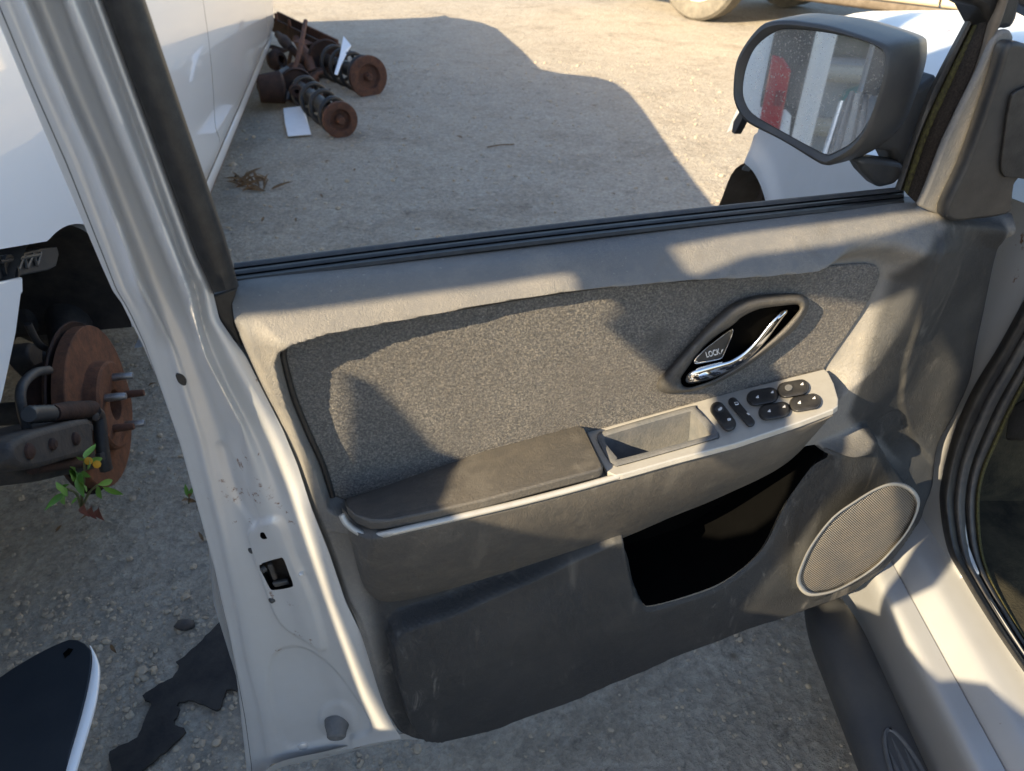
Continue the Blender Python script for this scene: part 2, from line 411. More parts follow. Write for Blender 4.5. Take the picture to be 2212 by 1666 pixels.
def lb(zx, zy): return (zx*.345, (2012+zy*.6364)/1.8445)
ts = [(1470, 640), (1420, 680), (1250, 860), (1105, 985), (1120, 1010), (1080, 1080), (1010, 1110), (900, 1185), (905, 1215), (945, 1245), (900, 1360), (865, 1440), (830, 1470), (700, 1530), (680, 1580), (700, 1640), (720, 1700), (870, 1700), (890, 1660), (1000, 1570), (1100, 1480), (1165, 1412), (1140, 1390), (1085, 1370), (1100, 1330), (1130, 1270), (1100, 1245), (1200, 1225), (1290, 1260), (1350, 1288), (1380, 1270), (1405, 1180), (1440, 1150), (1500, 1140), (1560, 900)]
SHP = np.array([at_z(*lb(x, y), .0)[:2] for x, y in ts])
# loose gravel, far too many to count
ico = []
t = (1+5**.5)/2
iv = np.array([(-1, t, 0), (1, t, 0), (-1, -t, 0), (1, -t, 0), (0, -1, t), (0, 1, t), (0, -1, -t), (0, 1, -t), (t, 0, -1), (t, 0, 1), (-t, 0, -1), (-t, 0, 1)])/1.9
iff = [(0, 11, 5), (0, 5, 1), (0, 1, 7), (0, 7, 10), (0, 10, 11), (1, 5, 9), (5, 11, 4), (11, 10, 2), (10, 7, 6), (7, 1, 8), (3, 9, 4), (3, 4, 2), (3, 2, 6), (3, 6, 8), (3, 8, 9), (4, 9, 5), (2, 4, 11), (6, 2, 10), (8, 6, 7), (9, 8, 1)]
GV, GF = [], []
def pebble(x, y, r):
    A = rng.uniform(.6, 1.25, 3)*r; A[2] *= .7
    if x < -.3 and y < 1.3 and sdf(np.array([x]), np.array([y]), SHP)[0] < .004: return
    R = rng.uniform(.82, 1.18, (12, 1)); q = rng.uniform(0, 6.28)
    P = iv*R*A; c, s = math.cos(q), math.sin(q)
    P = np.stack([P[:, 0]*c-P[:, 1]*s+x, P[:, 0]*s+P[:, 1]*c+y, P[:, 2]+gh(x, y)+A[2]*.25], 1)
    k = len(GV)*12; GV.append(P); GF.extend([(a+k, b_+k, c_+k) for a, b_, c_ in iff])
for _ in range(5200):
    x, y = rng.uniform(-1.7, .75), rng.uniform(.35, 2.3); pebble(x, y, rng.gamma(2.0, .0012)+.0010)
for _ in range(2600):
    x, y = rng.uniform(-1.15, -.2), rng.uniform(.5, 1.15); pebble(x, y, rng.gamma(2.0, .0014)+.0011)
for _ in range(3200):
    x, y = rng.uniform(-1.8, 1.6), rng.uniform(2., 7.); pebble(x, y, rng.gamma(1.6, .0024)+.0015)
mk('gravel', np.vstack(GV), GF, STONE, kind='stuff', smooth=False, label='loose pale pebbles and grit strewn over the ground')

# ================================================================== THE OPEN DOOR
door = thing('car_door', 'open front door of the silver car, inner grey trim facing the viewer', 'car door', tuple(DO))
def dmk(name, *a, **k): return slab(name, *a, parent=door, **k)

# ---- trim panel: one pressed sheet over (s, h), w is how far it stands out
def basew(h, s=.5): return .03*sm((.62-h)/.2)-.034*sm((.19-s)/.22)*sm((h-.48)/.15)
def border(pts, wfun=None, wfix=None, n=200):
    o_ = []
    for x, y in catmull(pts, n):
        if wfix is not None: o_.append(dl(x, y, wfix)); continue
        wv_ = 0.
        for _ in range(8): q_ = dl(x, y, wv_); wv_ = float(basew(q_[1], q_[0]))
        o_.append(dl(x, y, wv_))
    return np.array(o_)
NU, NV = 420, 330
TOPW = -.052
bt = border([(484, 626), (520, 608), (800, 577), (1115, 541), (1500, 494), (1800, 459), (1975, 438), (2080, 446), (2186, 462)], wfix=TOPW, n=NU)
bb = border([(852, 1572), (868, 1592), (900, 1604), (946, 1605), (1050, 1581), (1222, 1515), (1464, 1412), (1626, 1350), (1784, 1294), (1815, 1277)], n=NU)
bl = border([(499, 672), (514, 725), (566, 842), (607, 922), (638, 997), (669, 1094), (705, 1184), (742, 1294), (774, 1360), (826, 1522), (852, 1572)], n=NV)
br = border([(2183, 480), (2160, 545), (2138, 646), (2119, 735), (2102, 818), (2070, 890), (2033, 960), (2022, 1053), (2008, 1091), (1984, 1143), (1891, 1229), (1815, 1277)], n=NV)
bl[0] = bt[0]; br[0] = bt[-1]; bl[-1] = bb[0]; br[-1] = bb[-1]
u = np.linspace(0, 1, NU)[None, :, None]; v = np.linspace(0, 1, NV)[:, None, None]
G = (1-v)*bt[None]+v*bb[None]+(1-u)*bl[:, None]+u*br[:, None]-((1-u)*(1-v)*bt[0]+u*(1-v)*bt[-1]+(1-u)*v*bb[0]+u*v*bb[-1])
S_, H_ = G[..., 0], G[..., 1]
def dpoly(pts, w_, n=0, closed=True):
    P = catmull(pts, n, closed) if n else np.array(pts, float)
    return np.array([dl(x, y, w_) for x, y in P])
outline = np.vstack([bt, br, bb[::-1], bl[::-1]])[::6]
FW_ = .010
FAB = [(722, 1100), (700, 1030), (668, 960), (638, 887), (620, 824), (613, 790), (620, 768), (642, 752), (705, 735), (850, 711), (1001, 686), (1214, 651), (1464, 618), (1739, 580), (1860, 570), (1893, 571), (1904, 582), (1901, 606), (1867, 670), (1825, 733), (1781, 797), (1765, 850), (1600, 920), (1265, 1010), (1050, 1060), (800, 1130)]
def fabw(x): return FW_+(-.016-FW_)*float(sm((x-1300)/500))
fabp = np.array([dl(x, y, fabw(x)) for x, y in FAB])
KP = dpoly([(845, 1400), (852, 1383), (872, 1368), (1000, 1326), (1200, 1248), (1340, 1188), (1362, 1184), (1366, 1230), (1374, 1286), (1392, 1298), (1480, 1276), (1560, 1246), (1640, 1191), (1700, 1112), (1760, 1030), (1800, 988), (1857, 967), (1890, 951), (1910, 957), (1943, 1004), (1984, 1068), (1994, 1090), (1982, 1138), (1900, 1222), (1830, 1270), (1786, 1290), (1626, 1346), (1464, 1406), (1222, 1508), (1050, 1572), (950, 1594), (912, 1590), (885, 1560), (862, 1480)], .05)
HP = dpoly([(1367, 1170), (1500, 1120), (1640, 1052), (1790, 984), (1760, 1026), (1700, 1108), (1640, 1188), (1560, 1243), (1480, 1273), (1394, 1295), (1380, 1284), (1374, 1240)], .04)
STEP = dpoly([(2200, 440), (2060, 470), (2010, 560), (1975, 690), (1958, 800), (1966, 890), (1995, 965), (2040, 1030), (2200, 1060)], .0)
POD = dpoly([(1812, 1000), (1860, 978), (1890, 964), (1906, 968), (1938, 1010), (1976, 1068), (1984, 1090), (1968, 1135), (1890, 1222), (1765, 1285), (1722, 1262), (1732, 1210), (1770, 1120)], .06)
HNG = dpoly([(2200, 440), (2075, 480), (1990, 540), (1942, 604), (1926, 648), (1880, 738), (1836, 830), (1815, 880), (1860, 945), (1920, 965), (2000, 1075), (2200, 1075)], .0)  # hinge side given a darker colour where the sun only grazes it
BAND = dpoly([(776, 1180), (1365, 1010), (1365, 1166), (1000, 1262), (835, 1302), (812, 1300), (795, 1280)], .03)
HPf = resample(catmull([tuple(p) for p in HP], 90, True), 90, True)
dF0, nX, nY = sdf(S_, H_, fabp, True); snF = np.abs(dF0) < .0017
S_ = np.where(snF, nX, S_); H_ = np.where(snF, nY, H_)
for _ in range(2):
    dH, nX, nY = sdf(S_, H_, HPf, True)
    cell = .0022
    snap = np.abs(dH) < cell*.75
    S_ = np.where(snap, nX, S_); H_ = np.where(snap, nY, H_)
dH = sdf(S_, H_, HPf); dH = np.where(snap, 0, dH)
htop = np.interp(S_, bt[::-1, 0], bt[::-1, 1])
dtop = np.clip(htop-H_, 0, 1)
q = np.clip(dtop/.050, 0, 1)
Wt = TOPW*(1-np.sqrt(np.clip(1-(1-q)**2, 0, 1)))
dF = np.where(snF, 0, sdf(S_, H_, fabp))
wid = .010+.045*sm((.30-S_)/.10)*sm((H_-.80)/.05+.5)
W = basew(H_, S_)*sm(dtop/.05)+Wt
dO = -sdf(S_, H_, outline)
rim = .018*sm((.20-np.abs(dF))/.16)*(H_ > .70)*sm(dO/.05)
W = W+np.where(dF > 0, rim*1.0, 0)*sm(q)
ins = sm(1-np.clip(dF, 0, 1)/wid)
W = W*(1-ins)+(-.022)*ins
W = W+.032*sm(.5-sdf(S_, H_, KP)/.010)*sm(dO/.020)
W = W+.014*sm(.5-sdf(S_, H_, POD)/.030)*sm(dO/.030)
W = W+.006*sm(.5-sdf(S_, H_, STEP)/.010)*sm((dO-.004)/.012)
W = W-.004*sm(1-np.abs(dH)/.006)*(dH >= 0)
edge = 1-(1-sm(dO/.010))*sm((dtop-.02)/.02)
W = W-.009*(1-edge)
W = W+.0015*np.sin(S_*37+H_*19)*np.sin(H_*31-S_*11)*sm(dO/.03)
P3 = DO+DE*S_[..., None]+DN*W[..., None]; P3[..., 2] = H_
rows = [P3[i] for i in range(NV)]
V = list(np.vstack(rows)); Fc = grid_faces(NV, NU)
dHf = dH.reshape(-1)
Fc = [f for f in Fc if not (max(dHf[list(f)]) < 1e-6)]
ring = [j for j in range(NU)]+[i*NU+NU-1 for i in range(1, NV)]+[(NV-1)*NU+j for j in range(NU-2, -1, -1)]+[i*NU for i in range(NV-2, 0, -1)]
cen = P3.reshape(-1, 3).mean(0); k0 = len(V)
for q_ in ring: V.append(V[q_]-DN*.030+(cen-V[q_])*.006)
nr = len(ring)
for i in range(nr): Fc.append((ring[i], k0+i, k0+(i+1) % nr, ring[(i+1) % nr]))
trim = mk('trim_panel', np.array(V), Fc, VINYL, door, sharp=60, label='moulded grey vinyl trim panel with map pocket')
tone = np.maximum(np.maximum(sm(.5-sdf(S_, H_, KP)/.02), sm((.64-H_)/.08)*sm((.905-S_)/.03)), .95*sm(.5-sdf(S_, H_, HNG)/.016)).reshape(-1)
ta = trim.data.attributes.new('tone', 'FLOAT', 'POINT')
ta.data.foreach_set('value', np.r_[tone, tone[ring]].astype(np.float32))
# pocket liner: near-black colour puts in the shade inside the map pocket
def wpk(s_, h_): return float(basew(h_, s_))+(.032 if sdf(np.array([s_]), np.array([h_-.004]), KP)[0] < 0 else .0)-.006
cH = HPf.mean(0)
rws = [[dw(p[0], p[1], wpk(*p)) for p in HPf]]+[[dw(*(cH+(p-cH)*k2), w2_) for p in HPf] for k2, w2_ in ((1.01, -.01), (1.02, -.05), (.98, -.075))]
loft('pocket_liner', rws, RECESS_SHADE, door, closed=True, cap1=True, sharp=40, label='dark map pocket opening')

# ---- fabric insert
fi = resample(fabp, 120, True)
cF = fi.mean(0); fi2 = cF+(fi-cF)*.9985
slab('fabric_insert', [dw(s, h_, -.016) for s, h_ in fi2], DN*-.004, FABRIC, door, bev=.002, label='speckled grey carpet insert')

gk = np.array([dl(x, y, fabw(x)) for x, y in catmull(FAB[:14], 150)])
tube('insert_gap_line', [dw(s, h_, -.0135) for s, h_ in gk], .0036, RUBBER, door, n=8)  # black tube put in for the shadow gap round the insert
# ---- armrest: bolster front face, pad, accent strip
Tp = catmull([(741, 1122), (770, 1149), (805, 1163), (900, 1144), (1000, 1120), (1119, 1094), (1333, 1036), (1464, 1000), (1591, 968), (1729, 923), (1778, 908), (1800, 898)], 120)
Bp = catmull([(757, 1160), (775, 1235), (800, 1285), (850, 1300), (950, 1279), (1060, 1247), (1200, 1206), (1330, 1168), (1453, 1116), (1560, 1072), (1700, 1000), (1800, 893)], 120)
rows = []
for t_ in np.linspace(0, 1, 22):
    r_ = []
    for i in range(120):
        ends = min(1., i/9.)*min(1., (119-i)/14.)
        ends = math.sqrt(ends)
        x, y = Tp[i]*(1-t_)+Bp[i]*t_
        y += 6*math.sin(math.pi*t_)*ends
        wt = .083*(.35+.65*ends) if i < 60 else .083
        r_.append(dp(x, y, wt-(wt-.012)*t_**2.1))
    rows.append(r_)
rows.insert(0, [p-DN*.02+np.array([0, 0, .001]) for p in rows[0]])
loft('armrest_bolster', rows, VINYL_A, door, label='scuffed vinyl armrest bolster')
PB = -.018
pad = [(744, 1078, PB), (800, 1059, PB), (929, 1014, PB), (1050, 972, PB), (1245, 919, PB), (1254, 921, PB+.004), (1262, 930, .004), (1303, 1004, .074), (1302, 1010, .079), (1290, 1015, .081), (1188, 1041, .081), (1039, 1081, .081), (900, 1112, .081), (843, 1124, .079), (801, 1127, .074), (767, 1112, .062), (748, 1092, .04)]
slab('armrest_pad', [dp(*p) for p in pad], (0, 0, -.015), VINYL_A, door, bev=.005, seg=3, label='worn armrest pad')
plate_px = [(1266, 932, PB), (1350, 907, PB), (1464, 875, PB), (1536, 858, PB), (1660, 827, PB), (1781, 797, PB), (1790, 806, .0), (1801, 828, .03), (1811, 862, .065), (1810, 876, .080), (1800, 884, .085), (1729, 911, .085), (1591, 957, .085), (1464, 990, .085), (1345, 1024, .085), (1328, 1027, .084), (1312, 1019, .078), (1300, 1000, .055)]
pl3 = np.array([dp(*p) for p in plate_px])
cP = pl3.mean(0); U_, S2, Vt = np.linalg.svd(pl3-cP); PN = Vt[2] if Vt[2][2] > 0 else -Vt[2]
def pp(x, y, up=0.): return hit(x, y, cP+PN*up, PN)
plf = np.array([pp(x, y) for x, y, _ in plate_px])
tray_o = catmull([(1291, 937), (1310, 929), (1485, 879), (1500, 880), (1512, 888), (1549, 931), (1551, 942), (1540, 949), (1345, 1004), (1328, 1005), (1316, 995), (1290, 948)], 64, True)
tray_i = catmull([(1304, 947), (1318, 939), (1482, 891), (1492, 891), (1500, 896), (1531, 932), (1532, 938), (1524, 943), (1346, 990), (1336, 990), (1329, 984), (1305, 954)], 64, True)
hole_ = [pp(x, y) for x, y in tray_o]
slab('switch_plate', plf, -PN*.009, SILVERP, door, bev=.0015, seg=2, smooth=False, holes=[hole_[::2]], label='satin silver switch plate')
# tray
rows = [[pp(x, y, -.004) for x, y in tray_o], [pp(x, y, .0028) for x, y in tray_o]]
mid = tray_o*.55+tray_i*.45
rows += [[pp(x, y, .004) for x, y in mid], [pp(x, y, .002) for x, y in tray_i]]
ci = np.array([pp(x, y, 0) for x, y in tray_i]); cc = ci.mean(0)
for sc_, dz in ((.965, -.014), (.92, -.040), (.84, -.054)):
    rows.append([cc+(p-cc)*sc_+PN*dz for p in ci])
loft('door_pull_cup', rows, GREYP, door, closed=True, cap1=True, sharp=45, label='grey rubber-lined door pull cup')
# accent strip under the pad
sp_ = catmull([(738, 1112), (748, 1130), (770, 1147), (805, 1158), (900, 1138), (1000, 1115), (1119, 1087), (1240, 1056), (1335, 1029)], 70)
tube('accent_strip', [dp(x, y, .084 if i > 14 else .05+.034*i/14) for i, (x, y) in enumerate(sp_)], .0042, SILVERP, door, n=8)

# ---- switches
def capsule(px0, px1, half, n=12):
    a, c = np.array(px0, float), np.array(px1, float); d = (c-a); d /= np.linalg.norm(d); nrm = np.array([-d[1], d[0]])
    o_ = [c+half*(math.cos(t)*d+math.sin(t)*nrm) for t in np.linspace(-math.pi/2, math.pi/2, n)]
    o_ += [a+half*(-math.cos(t)*d-math.sin(t)*nrm) for t in np.linspace(-math.pi/2, math.pi/2, n)]
    return np.array(o_)
def hz(zx, zy): return ((2500+zx*.4562)/1.8445, (1100+zy*.4562)/1.8445)
def rocker_switch(name, p0, p1, half, hgt, label):
    o2 = capsule(hz(*p0), hz(*p1), half); c2 = o2.mean(0)
    rows = []
    for sc_, up in ((1.07, -.002), (1.05, .0008), (1.0, .0012), (1.0, hgt*.55), (.95, hgt*.85), (.82, hgt*1.0)):
        rows.append([pp(*(c2+(p-c2)*sc_), up) for p in o2])
    rows.append([pp(*(c2+(p-c2)*.45), hgt*.86) for p in o2])
    return loft(name, rows, SWITCH, door, closed=True, cap1=True, label=label), hgt
def mark(sw, hgt, pts, name='symbol'):
    slab(name, [pp(*hz(*p), hgt+.0004) for p in pts], -PN*.0012, WHITEINK, sw[0], smooth=False)
for c, lab, tris in (((1180, 1055), 'rear upper window switch', ((1135, 1050), (1265, 1010))), ((1283, 1180), 'rear lower window switch', ((1238, 1172), (1368, 1136))),
                     ((1447, 985), 'front upper window switch', ((1525, 938),)), ((1552, 1108), 'front lower window switch', ((1502, 1098), (1630, 1060)))):
    sw = rocker_switch('window_switch', (c[0]-66, c[1]+12), (c[0]+66, c[1]-12), 16.5, .0075, lab)
    for tx, ty in tris: mark(sw, .0072, [(tx-14, ty+9), (tx+13, ty+11), (tx+8, ty-11)])
    if len(tris) == 1:
        cx_, cy_ = 1408, 972
        slab('symbol', [pp(*hz(cx_+34*math.cos(t), cy_+24*math.sin(t)), .0078) for t in np.linspace(0, 6.283, 18, endpoint=False)], -PN*.001, GREYP, sw[0], smooth=False)
sw = rocker_switch('lock_switch', (790, 1168), (880, 1290), 15.5, .008, 'door lock switch')
slab('symbol', [pp(*hz(805+38*math.cos(t), 1158+28*math.sin(t)), .0083) for t in np.linspace(0, 6.283, 18, endpoint=False)], -PN*.001, BLACKP_M, sw[0], smooth=False)
mark(sw, .0088, [(790, 1160), (812, 1153), (806, 1146), (822, 1143), (828, 1152), (818, 1166), (796, 1172)])
mark(sw, .0084, [(870, 1246), (892, 1240), (900, 1254), (878, 1261)]); mark(sw, .0084, [(894, 1243), (905, 1243), (905, 1252), (899, 1252)])
sw = rocker_switch('lockout_switch', (925, 1105), (1068, 1275), 9.5, .0055, 'slim window lock-out switch')
mark(sw, .0057, [(932, 1102), (965, 1098), (972, 1118), (942, 1122)])
slab('symbol', [pp(*hz(x, y), .0064) for x, y in ((938, 1106), (961, 1103), (966, 1115), (944, 1118))], -PN*.0004, SWITCH, sw[0], smooth=False)
mark(sw, .0057, [(1040, 1196), (1052, 1193), (1068, 1206), (1058, 1210)])

# ---- handle
bo = catmull([hz(*p) for p in ((265, 960), (300, 880), (560, 580), (850, 290), (1050, 190), (1250, 160), (1480, 155), (1560, 185), (1588, 240), (1560, 330), (1450, 480), (1200, 680), (950, 850), (700, 970), (500, 1018), (350, 1027), (280, 1002))], 110, True)
bi = catmull([hz(*p) for p in ((470, 915), (490, 855), (700, 590), (920, 430), (1000, 360), (1150, 290), (1350, 260), (1480, 252), (1503, 272), (1480, 322), (1300, 510), (1050, 720), (800, 880), (600, 958), (520, 968), (480, 950))], 110, True)
w0 = -.016
rows = [[dp(x, y, w0-.003) for x, y in bo], [dp(x, y, w0+.004) for x, y in bo]]
for f_, ww in ((.15, .013), (.35, .020), (.6, .022), (.85, .019), (.98, .013)):
    rows.append([dp(*(bo[i]*(1-f_)+bi[i]*f_), w0+ww) for i in range(110)])
loft('handle_bezel', rows, VINYL_A, door, closed=True, label='leaf-shaped dark handle bezel')
rows = [[dp(x, y, w0+.013) for x, y in bi], [dp(x, y, w0+.002) for x, y in bi]]
loft('handle_recess', rows, RECESS_SHADE, door, closed=True, cap1=True, sharp=40, label='black handle recess')
lev = catmull([hz(*p) for p in ((500, 905), (520, 855), (590, 805), (700, 770), (820, 742), (900, 722), (1000, 665), (1100, 570), (1200, 442), (1290, 345), (1350, 298), (1396, 288), (1408, 308), (1340, 405), (1200, 590), (1050, 742), (900, 832), (740, 902), (600, 938), (540, 945), (508, 932))], 80, True)
cl = np.array([dp(x, y, w0+.016) for x, y in lev])
# rounded lever: rows shrink towards the spine of the shape
spine = []
for i in range(80):
    j = (80-i) % 80; spine.append((lev[i]+lev[np.argmin(np.linalg.norm(lev-lev[i], axis=1)+1e3*(np.abs(((np.arange(80)-i+40) % 80)-40) < 12))])/2)
spine = np.array(spine)
rows = [[dp(*lev[i], w0+.006) for i in range(80)], [dp(*lev[i], w0+.016) for i in range(80)]]
for f_, ww in ((.10, .0195), (.26, .0225), (.5, .0245), (.8, .0252)):
    rows.append([dp(*(lev[i]*(1-f_)+spine[i]*f_), w0+ww) for i in range(80)])
loft('handle_lever', rows, CHROME, door, closed=True, cap1=True, label='chrome release lever')
tab = catmull([hz(*p) for p in ((572, 752), (600, 708), (680, 630), (760, 568), (850, 500), (912, 460), (930, 468), (918, 520), (890, 590), (838, 708), (810, 730), (700, 755), (600, 772), (580, 768))], 60, True)
ct = tab.mean(0)
rows = [[dp(*p, w0+.006) for p in tab], [dp(*p, w0+.0185) for p in tab]]
for f_, ww in ((.06, .0205), (.13, .0205), (.17, .0185)):
    rows.append([dp(*(p*(1-f_)+ct*f_), w0+ww) for p in tab])
ltab = loft('lock_tab', rows, CHROME, door, closed=True, cap1=True, sharp=50, label='chrome lock tab')
tabface = slab('tab_face', [dp(*(p*.84+ct*.16), w0+.0192) for p in tab], DN*-.0012, BLACKP, ltab, smooth=False)
cu = bpy.data.curves.new('lettering', 'FONT'); cu.body = 'LOCK'; cu.size = 1.0; cu.extrude = .02
tmp = bpy.data.objects.new('tmp_text', cu); COL.objects.link(tmp)
dg = bpy.context.evaluated_depsgraph_get(); me = bpy.data.meshes.new_from_object(tmp.evaluated_get(dg)); bpy.data.objects.remove(tmp)
a0, a1, a2 = dp(*hz(690, 712), w0+.0197), dp(*hz(812, 680), w0+.0197), dp(*hz(678, 666), w0+.0197)
tv = np.array([v_.co[:] for v_ in me.vertices]); wd = tv[:, 0].max(); hd = tv[:, 1].max()
V = [a0+(a1-a0)*p[0]/wd+(a2-a0)*p[1]/hd+DN*p[2]*.02 for p in tv]
mk('lettering', V, [tuple(p.vertices) for p in me.polygons], WHITEINK, ltab, smooth=False); bpy.data.meshes.remove(me)
slab('arrow_mark', [dp(*hz(x, y), w0+.0198) for x, y in ((818, 678), (824, 648), (838, 640))], DN*-.001, WHITEINK, ltab, smooth=False)

# ---- speaker
ring_px = catmull([(1720, 1258), (1729, 1222), (1753, 1174), (1798, 1117), (1850, 1079), (1898, 1051), (1936, 1041), (1968, 1052), (1986, 1075), (1985, 1100), (1970, 1135), (1944, 1172), (1890, 1228), (1815, 1274), (1763, 1288), (1736, 1283)], 90, True)
cr = ring_px.mean(0); WS = .0765
rows = []
for sc_, ww in ((1.0, -.012), (1.0, .001), (.985, .0045), (.955, .0045), (.935, .001), (.93, -.003)):
    rows.append([dp(*(cr+(p-cr)*sc_), WS+ww) for p in ring_px])
loft('speaker_ring', rows, SILVERP, door, closed=True, sharp=60, label='silver speaker ring')
rows = [[dp(*(cr+(p-cr)*sc_), WS+ww) for p in ring_px] for sc_, ww in ((.945, -.003), (.8, .0005), (.5, .003), (.2, .004))]
loft('speaker_grille', rows, GRILLE, door, closed=True, cap1=True, label='dusty perforated speaker grille')

# ---- belt rubbers
def belt(yl, yr, w_, n=60, xl=505, xr=1953): 
    return [dp(x, yl+(yr-yl)*((x-xl)/(xr-xl))-6*math.sin(math.pi*(x-xl)/(xr-xl)), w_) for x in np.linspace(xl, xr, n)]
loft('outer_belt_seal', [belt(600, 430, -.10), belt(568, 403, -.094), belt(571, 406, -.088), belt(579, 413, -.084), belt(583, 416, -.090)], RUBBER_G, door, sharp=50)
loft('inner_belt_seal', [belt(581, 415, -.092), belt(585, 418, -.074), belt(588, 420, -.070), belt(594, 425, -.066), belt(596, 427, -.071), belt(599, 429, -.062), belt(604, 433, -.056), belt(612, 440, -.054), belt(618, 446, -.060)], RUBBER, door, sharp=60)

# ---- pressed steel shell: rows run down the latch edge, from the trim outwards
def prow(pts, ymax, w_, n=420, y0=-330):
    P = np.array(pts, float); ys_ = np.linspace(y0, ymax, n); xs_ = np.interp(ys_, P[:, 1], P[:, 0])
    for _ in range(3): xs_[1:-1] = (xs_[:-2]+2*xs_[1:-1]+xs_[2:])/4
    return np.array([dp(x, y, w_(y) if callable(w_) else w_) for x, y in zip(xs_, ys_)])
low = lambda a, b_, y0=900, y1=1400: (lambda y: a+(b_-a)*float(sm((y-y0)/(y1-y0))))
L4 = [(101, -330), (221, 0), (310, 241), (424, 552), (459, 628), (474, 690), (505, 735), (530, 768), (570, 848), (611, 928), (642, 1003), (673, 1099), (709, 1189), (746, 1299), (778, 1365), (830, 1527), (856, 1580), (866, 1590)]
R = [prow(L4, 1596, low(-.018, .006, 620, 1300)),
     prow([(85, -330), (205, 0), (295, 241), (409, 552), (443, 628), (455, 690), (487, 750), (520, 815), (560, 890), (595, 960), (630, 1045), (664, 1140), (700, 1240), (738, 1350), (792, 1510), (830, 1580), (840, 1592)], 1600, low(-.010, .002, 620, 1300)),
     prow([(70, -330), (190, 0), (278, 241), (390, 552), (424, 628), (434, 690), (455, 750), (490, 830), (528, 900), (560, 965), (596, 1045), (630, 1140), (668, 1245), (705, 1350), (755, 1480), (790, 1560), (800, 1600)], 1607, low(-.022, -.012, 620, 1300)),
     prow([(40, -330), (160, 0), (228, 166), (312, 379), (380, 552), (410, 632), (428, 715), (447, 775), (487, 850), (521, 915), (550, 1000), (575, 1090), (610, 1180), (650, 1300), (690, 1400), (730, 1500), (765, 1580)], 1616, low(.004, -.022, 800, 1250)),
     prow([(21, -330), (141, 0), (207, 166), (293, 379), (362, 552), (397, 632), (425, 715), (441, 770), (478, 845), (510, 912), (532, 1000), (548, 1090), (578, 1180), (620, 1300), (655, 1400), (695, 1500), (745, 1590)], 1620, low(-.004, -.034, 800, 1250)),
     prow([(8, -330), (128, 0), (190, 166), (275, 379), (345, 552), (380, 640), (412, 720), (428, 775), (458, 850), (488, 930), (505, 1020), (522, 1100), (545, 1200), (580, 1310), (615, 1420), (645, 1530), (700, 1610)], 1628, low(-.050, -.042)),
     prow([(-45, -330), (75, 0), (142, 166), (222, 345), (302, 552), (324, 612), (356, 690), (392, 765), (420, 850), (450, 940), (472, 1040), (492, 1130), (512, 1220), (538, 1330), (556, 1420), (585, 1530), (600, 1620)], 1648, low(-.054, -.046)),
     prow([(-60, -330), (60, 0), (128, 166), (208, 345), (287, 552), (306, 610), (340, 680), (370, 745), (400, 850), (432, 950), (457, 1060), (477, 1140), (497, 1230), (521, 1340), (537, 1430), (566, 1540), (582, 1640)], 1655, low(-.020, -.050, 600, 760)),
     prow([(-75, -330), (45, 0), (114, 166), (193, 345), (272, 552), (291, 612), (322, 668), (350, 730), (385, 850), (417, 950), (444, 1060), (465, 1140), (486, 1230), (511, 1340), (528, 1430), (556, 1540), (572, 1640)], 1668, low(-.018, -.056, 600, 760)),
     prow([(-92, -330), (28, 0), (98, 170), (178, 350), (256, 560), (277, 620), (308, 676), (333, 735), (366, 850), (402, 960), (432, 1070), (454, 1150), (477, 1240), (502, 1350), (520, 1440), (546, 1550), (562, 1640)], 1680, -.060),
     prow([(-112, -330), (6, 0), (76, 170), (157, 350), (236, 560), (258, 622), (290, 680), (316, 740), (352, 850), (390, 960), (420, 1070), (442, 1150), (467, 1240), (492, 1350), (510, 1440), (536, 1550), (551, 1650)], 1690, -.063),
     prow([(-140, -330), (-22, 0), (0, 52), (79, 241), (166, 445), (221, 575), (247, 634), (262, 652), (310, 748), (355, 855), (397, 982), (435, 1111), (452, 1160), (476, 1298), (491, 1355), (497, 1370), (514, 1480), (535, 1666)], 1700, -.070)]
R.append(R[-1]-DN*.006+DE*.0005); R.append(R[-1]-DN*.004-DE*.010)
R = np.array(R)
fine_rows = []
for j in range(R.shape[1]): fine_rows.append(catmull(R[:, j], 104))
fine_rows = np.array(fine_rows).transpose(1, 0, 2)
EMB = [([(538, 1150), (552, 1132), (590, 1118), (614, 1129), (635, 1194), (660, 1250), (680, 1298), (704, 1402), (660, 1380), (621, 1356), (600, 1330), (586, 1298), (559, 1218)], .0065, 9.),
       ([(470, 960), (500, 985), (540, 1080), (560, 1130), (545, 1130), (500, 1060)], -.004, 14.),
       ([(590, 1420), (640, 1400), (700, 1430), (760, 1500), (800, 1580), (720, 1598), (640, 1618), (604, 1600), (580, 1500)], -.0055, 8.),
       ([(690, 1540), (726, 1520), (764, 1542), (764, 1580), (728, 1598), (692, 1582)], .004, 8.)]
def to_px(P):
    d = P-C0; z = d@FW; return CX+F_PX*(d@RT)/z, CY-F_PX*(d@UP)/z
LAT = catmull([(560, 1223), (575, 1214), (603, 1206), (612, 1207), (625, 1240), (633, 1262), (628, 1269), (592, 1275), (583, 1271), (573, 1252)], 60, True)
fx_, fy_ = to_px(fine_rows)
for poly_, amp_, wd_ in EMB:
    fine_rows = fine_rows+(DN*.8+DE*.6)*(amp_*sm(.5-sdf(fx_, fy_, catmull(poly_, 50, True))/wd_))[..., None]
fx_, fy_ = to_px(fine_rows)
dL, nLx, nLy = sdf(fx_, fy_, LAT, True)
for i_, j_ in zip(*np.where(np.abs(dL) < 2.6)):
    P_ = fine_rows[i_, j_]; wv_ = (P_-DO)@DN; fine_rows[i_, j_] = dp(nLx[i_, j_], nLy[i_, j_], wv_); dL[i_, j_] = 0
nr_, nc_ = fine_rows.shape[:2]; dLf = dL.reshape(-1)
